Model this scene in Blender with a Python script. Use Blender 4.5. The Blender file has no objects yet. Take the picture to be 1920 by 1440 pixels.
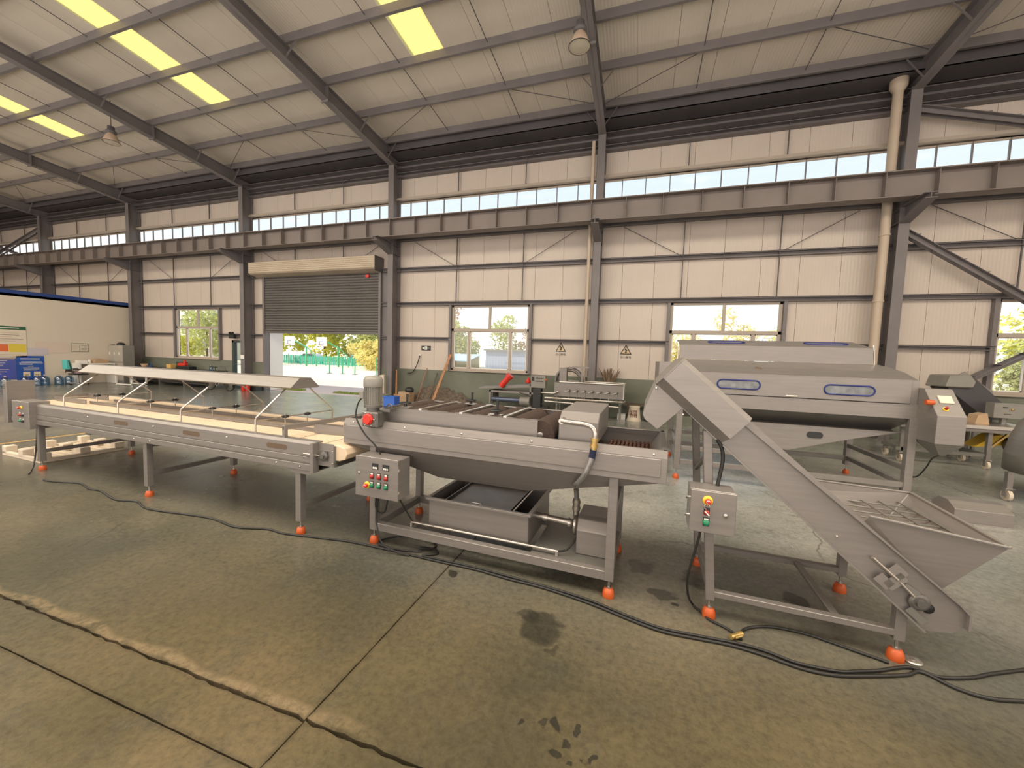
import bpy, math, random
from mathutils import Vector, Matrix
random.seed(7)
PI = math.pi
S = bpy.context.scene
C = S.collection

# ------------------------------------------------------------------ camera
cam_d = bpy.data.cameras.new('camera')
cam_d.sensor_width = 36.0
cam_d.lens = 36.0 * 727.36 / 1920.0
cam_d.clip_end = 400
cam = bpy.data.objects.new('camera', cam_d)
C.objects.link(cam)
_r = Vector((0.94927044, 0.31278036, 0.03246645)); _u = Vector((-0.05225077, 0.05507812, 0.99711396))
_b = -Vector((-0.31008947, 0.94822721, -0.06862705))
_m = Matrix((_r, _u, _b)).transposed().to_4x4()
_m.translation = Vector((0, 0, 1.75))
cam.matrix_world = _m
S.camera = cam

# ------------------------------------------------------------------ world, sun, daylight, fill lamps, exposure
S.view_settings.view_transform = 'Standard'
S.view_settings.look = 'None'
S.view_settings.gamma = 1.0
S.view_settings.use_curve_mapping = False
S.view_settings.exposure = 0.0
W = bpy.data.worlds.new('sky'); S.world = W
W.use_nodes = True
wn = W.node_tree.nodes; wl = W.node_tree.links
wn.clear()
wo = wn.new('ShaderNodeOutputWorld'); bg = wn.new('ShaderNodeBackground')
tc = wn.new('ShaderNodeTexCoord'); sx = wn.new('ShaderNodeSeparateXYZ'); rp = wn.new('ShaderNodeValToRGB')
wl.new(tc.outputs['Generated'], sx.inputs[0]); wl.new(sx.outputs['Z'], rp.inputs[0])
rp.color_ramp.elements[0].position = 0.0; rp.color_ramp.elements[0].color = (1.0, 0.98, 0.93, 1)
rp.color_ramp.elements[1].position = 0.75; rp.color_ramp.elements[1].color = (0.34, 0.44, 0.56, 1)
e = rp.color_ramp.elements.new(0.22); e.color = (0.52, 0.56, 0.60, 1)
wl.new(rp.outputs[0], bg.inputs[0]); bg.inputs[1].default_value = 2.1
wl.new(bg.outputs[0], wo.inputs[0])

def lamp(name, kind, energy, color, loc, target=None, size=None, sy=None, angle=None):
    d = bpy.data.lights.new(name, kind); d.energy = energy; d.color = color
    if size: d.shape = 'RECTANGLE'; d.size = size; d.size_y = sy
    if angle: d.angle = angle
    o = bpy.data.objects.new(name, d); C.objects.link(o); o.location = loc
    if target is not None:
        o.rotation_euler = (Vector(target) - Vector(loc)).to_track_quat('-Z', 'Y').to_euler()
    return o
lamp('sun', 'SUN', 6.0, (1.0, 0.94, 0.82), (-30, -12, 34), (0, 0, 0), angle=0.02)
lamp('daylight_opposite_wall', 'AREA', 1600, (1.0, 0.965, 0.93), (-6, -10.9, 4.4), (-6, 12, 4.4), 44, 7.0)
lamp('end_wall_fill', 'AREA', 120, (1.0, 0.93, 0.84), (17.2, -2, 3.6), (0, 0, 3.2), 14, 6)  # unseen lamp added at the solid end wall to brighten right-facing sides
lamp('daylight_roof_lights', 'AREA', 4700, (1.0, 0.91, 0.76), (-8, 0.2, 9.3), (-8, 0.2, 0), 46, 5)

lamp('ceiling_fill', 'AREA', 3500, (1.0, 0.95, 0.88), (-8, -6.5, 0.25), (-8, -6.5, 9), 46, 7)  # unseen upward lamp added behind the camera to brighten the ceiling

# ------------------------------------------------------------------ materials
def mat(name, col, rough=0.5, metal=0.0, var=0.0, vscale=6.0, bump=0.0, bscale=40.0, stretch=None, spec=0.5, coat=0.0, emit=None):
    m = bpy.data.materials.new(name); m.use_nodes = True
    nt = m.node_tree; b = nt.nodes['Principled BSDF']
    b.inputs['Base Color'].default_value = (*col, 1); b.inputs['Roughness'].default_value = rough
    b.inputs['Metallic'].default_value = metal; b.inputs['Specular IOR Level'].default_value = spec
    b.inputs['Coat Weight'].default_value = coat
    if emit: b.inputs['Emission Color'].default_value = (*emit[0], 1); b.inputs['Emission Strength'].default_value = emit[1]
    t = nt.nodes.new('ShaderNodeTexCoord'); mp = nt.nodes.new('ShaderNodeMapping')
    nt.links.new(t.outputs['Object'], mp.inputs[0])
    if stretch: mp.inputs['Scale'].default_value = stretch
    if var:
        n = nt.nodes.new('ShaderNodeTexNoise'); n.inputs['Scale'].default_value = vscale; n.inputs['Detail'].default_value = 5
        nt.links.new(mp.outputs[0], n.inputs['Vector'])
        r = nt.nodes.new('ShaderNodeMapRange'); r.inputs['From Min'].default_value = 0.25; r.inputs['From Max'].default_value = 0.75
        r.inputs['To Min'].default_value = 1 - var; r.inputs['To Max'].default_value = 1 + var * 0.6
        nt.links.new(n.outputs['Fac'], r.inputs['Value'])
        x = nt.nodes.new('ShaderNodeMix'); x.data_type = 'RGBA'; x.blend_type = 'MULTIPLY'; x.inputs[0].default_value = 1
        x.inputs[6].default_value = (*col, 1); nt.links.new(r.outputs[0], x.inputs[7])
        nt.links.new(x.outputs[2], b.inputs['Base Color'])
    if bump:
        n2 = nt.nodes.new('ShaderNodeTexNoise'); n2.inputs['Scale'].default_value = bscale; n2.inputs['Detail'].default_value = 4
        nt.links.new(mp.outputs[0], n2.inputs['Vector'])
        bp = nt.nodes.new('ShaderNodeBump'); bp.inputs['Strength'].default_value = bump; bp.inputs['Distance'].default_value = 0.02
        nt.links.new(n2.outputs['Fac'], bp.inputs['Height']); nt.links.new(bp.outputs[0], b.inputs['Normal'])
    return m

STEEL = mat('brushed_stainless', (0.250, 0.226, 0.211), 0.40, 0.4, 0.10, 3.0, 0.05, 90, (1, 1, 14))
STEELB = mat('bright_stainless', (0.66, 0.62, 0.58), 0.28, 0.9, 0.05, 4)
CHROME = mat('polished_pipe', (0.50, 0.46, 0.42), 0.25, 0.85, 0.1, 5)
STEELD = mat('shaded_dark_steel', (0.23, 0.22, 0.20), 0.5, 0.5, 0.1, 3)  # darker steel: underside shade put into its colour; rods and legs share it
PAINT = mat('grey_steel_paint', (0.175, 0.155, 0.155), 0.5, 0.0, 0.16, 1.6)
PAINTG = mat('grey_beam_paint', (0.20, 0.165, 0.15), 0.5, 0.0, 0.18, 1.0)
PAINTD = mat('dark_gutter_paint', (0.10, 0.09, 0.095), 0.55, 0.0, 0.2, 1.2)
BLACKR = mat('black_rubber', (0.012, 0.011, 0.010), 0.5)
BLACKP = mat('black_plastic', (0.02, 0.02, 0.02), 0.45)
ORANGE = mat('orange_plastic', (0.50, 0.085, 0.014), 0.45)
RED = mat('red_plastic', (0.62, 0.03, 0.018), 0.4)
DRED = mat('dark_red_plastic', (0.36, 0.025, 0.02), 0.35)
GREENP = mat('green_plastic', (0.01, 0.20, 0.09), 0.35)
YELLOW = mat('yellow_plastic', (0.80, 0.52, 0.04), 0.45)
WHITE = mat('white_paint', (0.78, 0.75, 0.70), 0.5)
CREAMP = mat('cream_plastic', (0.70, 0.60, 0.48), 0.55, 0, 0.06, 5)
BELT = mat('cream_belt', (0.72, 0.56, 0.40), 0.38, 0, 0.05, 3)
BRUSH = mat('brown_bristle', (0.060, 0.036, 0.027), 0.85, 0, 0.35, 40, 0.6, 220)
BRUSHL = mat('rust_bristle', (0.13, 0.06, 0.04), 0.8, 0, 0.3, 30, 0.5, 200)
SLOTB = mat('brown_cover', (0.13, 0.085, 0.055), 0.55)
GASKET = mat('blue_gasket', (0.012, 0.02, 0.14), 0.45)
MOTORG = mat('motor_grey', (0.24, 0.225, 0.20), 0.45, 0.1, 0.1, 6)
GEARG = mat('gearbox_aluminium', (0.15, 0.14, 0.13), 0.4, 0.5, 0.15, 12)
BLUEB = mat('blue_bin_plastic', (0.05, 0.16, 0.62), 0.45)
WOOD = mat('wooden_handle', (0.42, 0.20, 0.09), 0.6, 0, 0.2, 8)
CARD = mat('cardboard', (0.46, 0.31, 0.19), 0.8, 0, 0.1, 5)
DARKW = mat('dark_tabletop', (0.045, 0.04, 0.038), 0.5)
GOLD = mat('brass', (0.55, 0.38, 0.14), 0.35, 0.8)
DADO = mat('green_grey_render', (0.165, 0.175, 0.135), 0.75, 0, 0.25, 1.1, 0.2, 6)
OFFICE = mat('office_white_wall', (0.66, 0.58, 0.48), 0.6, 0, 0.06, 0.35)
BLUESTRIP = mat('blue_trim', (0.02, 0.055, 0.22), 0.45)
PVC = mat('cream_pvc', (0.50, 0.40, 0.31), 0.5, 0, 0.1, 2)
LAMPG = mat('lamp_reflector', (0.50, 0.37, 0.28), 0.4, 0.2)
LAMPF = mat('lamp_frosted', (0.56, 0.50, 0.40), 0.35)
SHUT = mat('shutter_grey', (0.15, 0.137, 0.13), 0.45, 0.3, 0.12, 1.5)
SHUTBOX = mat('cream_shutter_box', (0.50, 0.41, 0.31), 0.5, 0, 0.08, 2)
WFRAME = mat('window_frame_grey', (0.42, 0.35, 0.29), 0.5)

def ribbed(name, col, pitch, bump, var=0.1, rough=0.5, trans=None):
    """sheet with fine ribs that run along object Y or Z, one every `pitch` metres of X"""
    m = mat(name, col, rough, 0, var, 0.5)
    nt = m.node_tree; b = nt.nodes['Principled BSDF']
    t = nt.nodes.new('ShaderNodeTexCoord'); w = nt.nodes.new('ShaderNodeTexWave')
    w.bands_direction = 'X'; w.inputs['Scale'].default_value = 0.314 / pitch; w.inputs['Detail'].default_value = 0
    nt.links.new(t.outputs['Object'], w.inputs['Vector'])
    bp = nt.nodes.new('ShaderNodeBump'); bp.inputs['Strength'].default_value = bump; bp.inputs['Distance'].default_value = 0.01
    nt.links.new(w.outputs['Fac'], bp.inputs['Height']); nt.links.new(bp.outputs[0], b.inputs['Normal'])
    if trans:
        tr = nt.nodes.new('ShaderNodeBsdfTranslucent'); tr.inputs[0].default_value = (*trans, 1)
        mx = nt.nodes.new('ShaderNodeMixShader'); mx.inputs[0].default_value = 0.88
        nt.links.new(bp.outputs[0], tr.inputs['Normal']); nt.links.new(b.outputs[0], mx.inputs[1]); nt.links.new(tr.outputs[0], mx.inputs[2])
        nt.links.new(mx.outputs[0], nt.nodes['Material Output'].inputs[0])
    return m
PANEL = ribbed('cream_wall_sheet', (0.585, 0.50, 0.435), 0.075, 0.22, 0.10, 0.42)
ROOF = ribbed('roof_sheet', (0.63, 0.56, 0.475), 0.075, 0.38, 0.10, 0.34)
SKYL = ribbed('yellow_fibreglass', (0.80, 0.70, 0.40), 0.085, 0.5, 0.05, 0.4, (0.88, 0.77, 0.44))

def glass(name, tint, alpha):
    m = bpy.data.materials.new(name); m.use_nodes = True; nt = m.node_tree; nt.nodes.clear()
    o = nt.nodes.new('ShaderNodeOutputMaterial'); mx = nt.nodes.new('ShaderNodeMixShader'); mx.inputs[0].default_value = alpha
    t = nt.nodes.new('ShaderNodeBsdfTransparent'); t.inputs[0].default_value = (*tint, 1)
    g = nt.nodes.new('ShaderNodeBsdfGlossy'); g.inputs[1].default_value = 0.05
    nt.links.new(t.outputs[0], mx.inputs[1]); nt.links.new(g.outputs[0], mx.inputs[2]); nt.links.new(mx.outputs[0], o.inputs[0])
    return m
GLASS = glass('window_glass', (0.97, 0.98, 0.97), 0.05)
BOTTLE = glass('blue_bottle_plastic', (0.42, 0.62, 0.80), 0.22)
HATCH = mat('hatch_glass', (0.20, 0.21, 0.22), 0.12, 0.2, 0.5, 9)

def floor_material():
    m = bpy.data.materials.new('sealed_concrete'); m.use_nodes = True; nt = m.node_tree; b = nt.nodes['Principled BSDF']
    L = nt.links.new
    t = nt.nodes.new('ShaderNodeTexCoord')
    def noise(sc, det, vec=None, rough=0.55):
        n = nt.nodes.new('ShaderNodeTexNoise'); n.inputs['Scale'].default_value = sc; n.inputs['Detail'].default_value = det
        n.inputs['Roughness'].default_value = rough
        L(vec or t.outputs['Object'], n.inputs['Vector']); return n.outputs['Fac']
    def ramp(src, stops):
        r = nt.nodes.new('ShaderNodeValToRGB'); cr = r.color_ramp
        cr.elements[0].position, cr.elements[0].color = stops[0][0], (*stops[0][1], 1)
        cr.elements[1].position, cr.elements[1].color = stops[-1][0], (*stops[-1][1], 1)
        for p, c in stops[1:-1]:
            q = cr.elements.new(p); q.color = (*c, 1)
        L(src, r.inputs[0]); return r.outputs[0]
    def mix(fac, a, c, mode='MIX'):
        x = nt.nodes.new('ShaderNodeMix'); x.data_type = 'RGBA'; x.blend_type = mode
        if isinstance(fac, float): x.inputs[0].default_value = fac
        else: L(fac, x.inputs[0])
        for s, v in ((6, a), (7, c)):
            if isinstance(v, tuple): x.inputs[s].default_value = (*v, 1)
            else: L(v, x.inputs[s])
        return x.outputs[2]
    def math_(op, a, c=None):
        x = nt.nodes.new('ShaderNodeMath'); x.operation = op
        for i, v in enumerate((a, c)):
            if v is None: continue
            if isinstance(v, (int, float)): x.inputs[i].default_value = v
            else: L(v, x.inputs[i])
        return x.outputs[0]
    def band(src, lo, hi, a=0.0, c=1.0):
        r = nt.nodes.new('ShaderNodeMapRange'); r.interpolation_type = 'SMOOTHSTEP'
        for k, v in zip(('From Min', 'From Max', 'To Min', 'To Max'), (lo, hi, a, c)): r.inputs[k].default_value = v
        L(src, r.inputs['Value']); return r.outputs[0]
    def dist(x, y, wob=0.0):
        v = nt.nodes.new('ShaderNodeVectorMath'); v.operation = 'DISTANCE'; v.inputs[1].default_value = (x, y, 0)
        if wob:
            n = nt.nodes.new('ShaderNodeTexNoise'); n.inputs['Scale'].default_value = 7; n.inputs['Detail'].default_value = 4
            L(t.outputs['Object'], n.inputs['Vector'])
            s = nt.nodes.new('ShaderNodeVectorMath'); s.operation = 'MULTIPLY_ADD'
            s.inputs[1].default_value = (wob, wob, 0); L(n.outputs['Color'], s.inputs[0]); L(t.outputs['Object'], s.inputs[2])
            o = nt.nodes.new('ShaderNodeVectorMath'); o.operation = 'SUBTRACT'; o.inputs[1].default_value = (wob / 2, wob / 2, 0)
            L(s.outputs[0], o.inputs[0]); L(o.outputs[0], v.inputs[0])
        else: L(t.outputs['Object'], v.inputs[0])
        return v.outputs['Value']
    col = ramp(noise(0.55, 6), [(0.30, (0.026, 0.026, 0.018)), (0.43, (0.064, 0.055, 0.032)), (0.53, (0.093, 0.075, 0.040)), (0.70, (0.150, 0.112, 0.064))])
    sp = nt.nodes.new('ShaderNodeSeparateXYZ'); L(t.outputs['Object'], sp.inputs[0])
    far = band(sp.outputs['Y'], 1.6, 5.5)                                   # paler towards the wall: floor glare put into the colour
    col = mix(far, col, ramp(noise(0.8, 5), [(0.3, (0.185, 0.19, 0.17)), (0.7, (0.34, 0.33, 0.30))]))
    lf = math_('MULTIPLY', band(sp.outputs['X'], -2.2, -4.5), 0.6)
    col = mix(lf, col, ramp(noise(0.9, 5), [(0.28, (0.060, 0.062, 0.047)), (0.5, (0.105, 0.100, 0.074)), (0.72, (0.165, 0.145, 0.105))]))
    # repair mortar beside the long cross joint
    yj = math_('SUBTRACT', sp.outputs['Y'], 1.385)
    wob = math_('MULTIPLY', math_('SUBTRACT', noise(3.0, 5), 0.5), 0.16)
    d = math_('ABSOLUTE', math_('ADD', yj, wob))
    patch = math_('MULTIPLY', band(d, 0.045, 0.012), band(sp.outputs['X'], -0.9, -1.5))
    col = mix(math_('MULTIPLY', math_('MULTIPLY', patch, band(noise(6.0, 6), 0.3, 0.5)), 0.8), col, (0.20, 0.150, 0.090))
    jd = math_('MINIMUM', math_('ABSOLUTE', math_('ADD', math_('SUBTRACT', sp.outputs['Y'], 1.35), math_('MULTIPLY', wob, 0.35))), math_('MINIMUM', math_('ABSOLUTE', math_('SUBTRACT', sp.outputs['X'], -1.42)), math_('ABSOLUTE', math_('ADD', math_('SUBTRACT', sp.outputs['Y'], 1.11), math_('MULTIPLY', wob, 0.3)))))
    col = mix(math_('MULTIPLY', band(jd, 0.026, 0.004), 0.4), col, (0.05, 0.04, 0.025))
    # mottled wear, damp and oil
    col = mix(math_('MULTIPLY', band(noise(4.0, 9, None, 0.72), 0.50, 0.70), 0.5), col, (0.075, 0.07, 0.052))
    spots = [(-0.52, 2.38, 0.17, 0.75), (-1.34, 2.72, 0.05, 0.9), (-0.30, 1.74, 0.035, 0.9), (-0.22, 1.69, 0.03, 0.9), (-0.36, 1.71, 0.028, 0.8), (-0.16, 1.77, 0.022, 0.9), (-0.13, 1.65, 0.022, 0.9), (-0.26, 1.63, 0.025, 0.9), (-0.45, 1.70, 0.022, 0.9), (-0.20, 1.60, 0.018, 0.9), (-0.41, 2.2, 0.04, 0.5), (-0.62, 2.46, 0.09, 0.6),
             (0.25, 3.05, 0.10, 0.7), (0.55, 3.35, 0.16, 0.6), (0.1, 3.4, 0.13, 0.55), (1.2, 3.35, 0.10, 0.8), (1.12, 3.2, 0.05, 0.8), (0.35, 2.95, 0.03, 0.9)]
    for x, y, r, k in spots:
        col = mix(math_('MULTIPLY', band(dist(x, y, 0.2), r, r * 0.7), k), col, (0.024, 0.022, 0.016))
    col = mix(1.0, col, ramp(noise(24, 8, None, 0.75), [(0.28, (0.62, 0.62, 0.62)), (0.5, (0.98, 0.98, 0.98)), (0.72, (1.3, 1.28, 1.22))]), 'MULTIPLY')
    # hairline cracks
    vo = nt.nodes.new('ShaderNodeTexVoronoi'); vo.feature = 'DISTANCE_TO_EDGE'; vo.inputs['Scale'].default_value = 0.42
    w3 = nt.nodes.new('ShaderNodeTexNoise'); w3.inputs['Scale'].default_value = 2.5; L(t.outputs['Object'], w3.inputs['Vector'])
    ad = nt.nodes.new('ShaderNodeVectorMath'); ad.operation = 'MULTIPLY_ADD'; ad.inputs[1].default_value = (0.25, 0.25, 0)
    L(w3.outputs['Color'], ad.inputs[0]); L(t.outputs['Object'], ad.inputs[2]); L(ad.outputs[0], vo.inputs['Vector'])
    col = mix(math_('MULTIPLY', band(vo.outputs['Distance'], 0.006, 0.001), math_('MULTIPLY', band(noise(0.7, 2), 0.5, 0.6), 0.55)), col, (0.06, 0.05, 0.035))
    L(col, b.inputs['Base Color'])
    r = nt.nodes.new('ShaderNodeMapRange'); r.inputs['To Min'].default_value = 0.12; r.inputs['To Max'].default_value = 0.36
    L(noise(1.7, 6), r.inputs['Value']); L(r.outputs[0], b.inputs['Roughness'])
    b.inputs['Specular IOR Level'].default_value = 0.5
    bp = nt.nodes.new('ShaderNodeBump'); bp.inputs['Strength'].default_value = 0.12; bp.inputs['Distance'].default_value = 0.02
    L(noise(14, 10, None, 0.7), bp.inputs['Height']); L(bp.outputs[0], b.inputs['Normal'])
    return m
FLOORM = floor_material()
JOINT = mat('joint_dirt', (0.075, 0.058, 0.036), 0.9, 0, 0.3, 8)
YPAINT = mat('worn_yellow_paint', (0.50, 0.30, 0.10), 0.6, 0, 0.2, 8)

# ------------------------------------------------------------------ mesh helpers
class MB:
    def __init__(s): s.v = []; s.f = []; s.sm = []
    def add(s, vs, fs, smooth=False):
        o = len(s.v); s.v += [tuple(p) for p in vs]
        for f in fs: s.f.append(tuple(i + o for i in f)); s.sm.append(smooth)
        return s
    def box(s, x0, x1, y0, y1, z0, z1):
        return s.hexa([(x0, y0, z0), (x1, y0, z0), (x1, y1, z0), (x0, y1, z0), (x0, y0, z1), (x1, y0, z1), (x1, y1, z1), (x0, y1, z1)])
    def hexa(s, p): return s.add(p, [(3, 2, 1, 0), (4, 5, 6, 7), (0, 1, 5, 4), (1, 2, 6, 5), (2, 3, 7, 6), (3, 0, 4, 7)])
    def prism(s, poly, axis, a, b):
        """poly: 2D outline; axis x: (y,z), y: (x,z), z: (x,y)"""
        n = len(poly)
        def P(q, t): return (t, q[0], q[1]) if axis == 'x' else ((q[0], t, q[1]) if axis == 'y' else (q[0], q[1], t))
        vs = [P(q, a) for q in poly] + [P(q, b) for q in poly]
        return s.add(vs, [tuple(range(n - 1, -1, -1)), tuple(range(n, 2 * n))] + [(i, (i + 1) % n, n + (i + 1) % n, n + i) for i in range(n)])
    def bar(s, p, q, w, h=None, up=(0, 0, 1)):
        h = h or w; p = Vector(p); q = Vector(q); d = (q - p).normalized(); u = Vector(up)
        if abs(d.dot(u)) > 0.97: u = Vector((0, 1, 0))
        a = d.cross(u).normalized() * w / 2; c = a.cross(d).normalized() * h / 2
        return s.hexa([p - a - c, p + a - c, q + a - c, q - a - c, p - a + c, p + a + c, q + a + c, q - a + c])
    def cyl(s, p, q, r, r2=None, n=16, caps=True):
        r2 = r if r2 is None else r2; p = Vector(p); q = Vector(q); d = (q - p).normalized()
        a = d.orthogonal().normalized(); c = d.cross(a)
        R = [a * math.cos(2 * PI * i / n) + c * math.sin(2 * PI * i / n) for i in range(n)]
        s.add([p + v * r for v in R] + [q + v * r2 for v in R], [(i, (i + 1) % n, n + (i + 1) % n, n + i) for i in range(n)], True)
        if caps:
            s.add([p + v * r for v in R], [tuple(range(n - 1, -1, -1))]); s.add([q + v * r2 for v in R], [tuple(range(n))])
        return s
    def tube(s, pts, r, n=8, caps=True):
        pts = [Vector(p) for p in pts]; rings = []; a = None
        for i, p in enumerate(pts):
            d = (pts[min(i + 1, len(pts) - 1)] - pts[max(i - 1, 0)]).normalized()
            if a is None: a = d.orthogonal().normalized()
            a = (a - d * a.dot(d)).normalized(); c = d.cross(a)
            rings.append([p + (a * math.cos(2 * PI * k / n) + c * math.sin(2 * PI * k / n)) * r for k in range(n)])
        vs = [v for g in rings for v in g]
        s.add(vs, [(i * n + k, i * n + (k + 1) % n, (i + 1) * n + (k + 1) % n, (i + 1) * n + k) for i in range(len(pts) - 1) for k in range(n)], True)
        if caps: s.add(rings[0], [tuple(range(n - 1, -1, -1))]); s.add(rings[-1], [tuple(range(n))])
        return s
    def lathe(s, prof, c=(0, 0, 0), n=20, axis='z', smooth=True):
        vs = []
        for r, h in prof:
            for k in range(n):
                a = 2 * PI * k / n; x, y = r * math.cos(a), r * math.sin(a)
                vs.append((c[0] + x, c[1] + y, c[2] + h) if axis == 'z' else ((c[0] + x, c[1] - h, c[2] + y) if axis == '-y' else (c[0] + h, c[1] + x, c[2] + y)))
        s.add(vs, [(i * n + k, i * n + (k + 1) % n, (i + 1) * n + (k + 1) % n, (i + 1) * n + k) for i in range(len(prof) - 1) for k in range(n)], smooth)
        if prof[0][0] > 1e-4: s.add(vs[:n], [tuple(range(n - 1, -1, -1))])
        if prof[-1][0] > 1e-4: s.add(vs[-n:], [tuple(range(n))])
        return s
    def torus(s, c, R, r, axis='y', n=28, k=8, a0=0.0, a1=2 * PI):
        full = abs(a1 - a0 - 2 * PI) < 1e-6; pts = []
        for i in range(n + (0 if full else 1)):
            t = a0 + (a1 - a0) * i / n; x, y = R * math.cos(t), R * math.sin(t)
            pts.append(Vector((c[0] + x, c[1], c[2] + y)) if axis == 'y' else (Vector((c[0], c[1] + x, c[2] + y)) if axis == 'x' else Vector((c[0] + x, c[1] + y, c[2]))))
        return s.tube(pts + ([pts[0]] if full else []), r, k, not full)
    def plate(s, poly, axis, a, b): return s.prism(poly, axis, a, b)
    def mesh(s, name, m):
        me = bpy.data.meshes.new(name); me.from_pydata(s.v, [], s.f); me.polygons.foreach_set('use_smooth', s.sm)
        if m: me.materials.append(m)
        me.update(); return me
    def build(s, name, m, parent=None, bevel=0.0, **props):
        o = bpy.data.objects.new(name, s.mesh(name, m)); C.objects.link(o)
        if parent: o.parent = parent
        if bevel:
            md = o.modifiers.new('bevel', 'BEVEL'); md.width = bevel; md.segments = 1; md.limit_method = 'ANGLE'
        for k, v in props.items(): o[k] = v
        return o
def B(*a): return MB().box(*a)
def tag(o, label, cat, group=None):
    o['label'] = label; o['category'] = cat
    if group: o['group'] = group
    return o
def thing(name, label, cat, loc=(0, 0, 0), rz=0.0, group=None):
    o = bpy.data.objects.new(name, None); C.objects.link(o); o.empty_display_size = 0.1
    o.location = loc; o.rotation_euler = (0, 0, math.radians(rz)); return tag(o, label, cat, group)
def struct(o): o['kind'] = 'structure'; return o
def inst(src, name, parent=None, loc=(0, 0, 0), rot=None, scale=None):
    o = src.copy(); o.name = name; C.objects.link(o)
    for k in ('label', 'category', 'group'):
        if k in o: del o[k]
    o.parent = parent; o.location = loc
    if rot: o.rotation_euler = rot
    if scale: o.scale = scale
    return o
def dup(root, loc, rz=None, label=None):
    r = root.copy(); C.objects.link(r); r.location = loc
    if rz is not None: r.rotation_euler = (0, 0, math.radians(rz))
    if label: r['label'] = label
    for ch in root.children:
        c = ch.copy(); C.objects.link(c); c.parent = r
        for g in ch.children:
            d = g.copy(); C.objects.link(d); d.parent = c
    return r
def spline(pts, k=6):
    """Catmull-Rom through pts"""
    P = [Vector(p) for p in pts]; P = [2 * P[0] - P[1]] + P + [2 * P[-1] - P[-2]]; out = []
    for i in range(1, len(P) - 2):
        a, b, c, d = P[i - 1:i + 3]
        for j in range(k):
            t = j / k
            out.append(0.5 * ((2 * b) + (c - a) * t + (2 * a - 5 * b + 4 * c - d) * t * t + (3 * b - a - 3 * c + d) * t ** 3))
    return out + [P[-2]]
def text(body, size, loc, rot, m, parent, name='lettering', depth=0.0015):
    cu = bpy.data.curves.new(name, 'FONT'); cu.body = body; cu.size = size; cu.align_x = 'CENTER'; cu.align_y = 'CENTER'; cu.extrude = depth
    o = bpy.data.objects.new(name + '_curve', cu); C.objects.link(o)
    bpy.context.view_layer.update()
    me = bpy.data.meshes.new_from_object(o.evaluated_get(bpy.context.evaluated_depsgraph_get()))
    bpy.data.objects.remove(o)
    me.materials.clear(); me.materials.append(m)
    q = bpy.data.objects.new(name, me); C.objects.link(q); q.parent = parent; q.location = loc; q.rotation_euler = rot
    return q

# ================================================================== BUILDING SHELL
XC = [-37.64, -30.39, -23.14, -15.89, -8.64, -1.39, 5.86, 13.11]
XL, XR, YB, YF = -38.6, 17.6, 12.5, -11.5

# floor: cast slabs with recessed joints
fl = struct(B(XL, XR, YF, YB + 0.12, -0.12, -0.028).build('floor', JOINT))
gx = [XL] + [-1.42 + 6.0 * k for k in range(-6, 4)] + [XR]
gy = [YF, -4.9, 1.11, 1.35, 7.1, YB + 0.12]
for i in range(len(gx) - 1):
    for j in range(len(gy) - 1):
        def edge(p, q, nrm, w):                                     # worn edge: wavering arris along one side
            n = max(2, int((Vector(q) - Vector(p)).length / 0.055))
            return [(p[0] + (q[0] - p[0]) * k / n + nrm[0] * (0.003 + w * random.random() ** 1.5), p[1] + (q[1] - p[1]) * k / n + nrm[1] * (0.003 + w * random.random() ** 1.5)) for k in range(n)]
        x0, x1, y0, y1 = gx[i], gx[i + 1], gy[j], gy[j + 1]
        wy = lambda y: 0.014 if y == 1.35 and x0 < -1 else (0.010 if y == 1.35 else (0.003 if y == 1.11 else 0.001))
        wx = 0.003
        ol = edge((x0, y0), (x1, y0), (0, 1), wy(y0)) + edge((x1, y0), (x1, y1), (-1, 0), wx) + edge((x1, y1), (x0, y1), (0, -1), wy(y1)) + edge((x0, y1), (x0, y0), (1, 0), wx)
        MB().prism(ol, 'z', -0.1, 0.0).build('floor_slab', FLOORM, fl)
m = MB(); m.box(-10.28, -10.2, 3.0, 8.5, 0.0, 0.0012); m.build('yellow_line', YPAINT, fl)

# openings in the long wall: x0, x1, z0, z1
WIN = [(-20.70, -17.85), (-6.38, -3.53), (0.78, 3.63), (8.0, 10.85)]
OPEN = [(a, b, 1.24, 3.5) for a, b in WIN] + [(-15.1, -9.35, 0.0, 4.86), (-17.05, -16.15, 0.0, 2.1)]
CLER = (6.05, 7.23)
def spans(xa, xb, z0, z1):
    cuts = sorted((a, b) for x0, x1, a, b in OPEN if x0 < (xa + xb) / 2 < x1); out = []; z = z0
    for a, b in cuts:
        if a > z: out.append((z, min(a, z1)))
        z = max(z, b)
    if z < z1: out.append((z, z1))
    return [(a, b) for a, b in out if b - a > 0.01]
edges = sorted({XL, XR} | {v for o in OPEN for v in o[:2]})
wb = MB()
for xa, xb in zip(edges, edges[1:]):
    for a, b in spans(xa, xb, 0, CLER[0]): wb.box(xa, xb, 12.556, 12.62, a, b)
wb.box(XL, XR, 12.556, 12.62, CLER[1], 9.06)
wall = struct(wb.build('wall_back', mat('dark_wall_backing', (0.20, 0.16, 0.13), 0.8)))  # dark backing sheet, seen through the gaps between panels
seams = [-8.01 + 0.92 * k for k in range(-33, 28)]
cuts = sorted({round(v, 3) for v in seams if XL < v < XR} | {v for o in OPEN for v in o[:2]} | {XL, XR})
shared = {}
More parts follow.
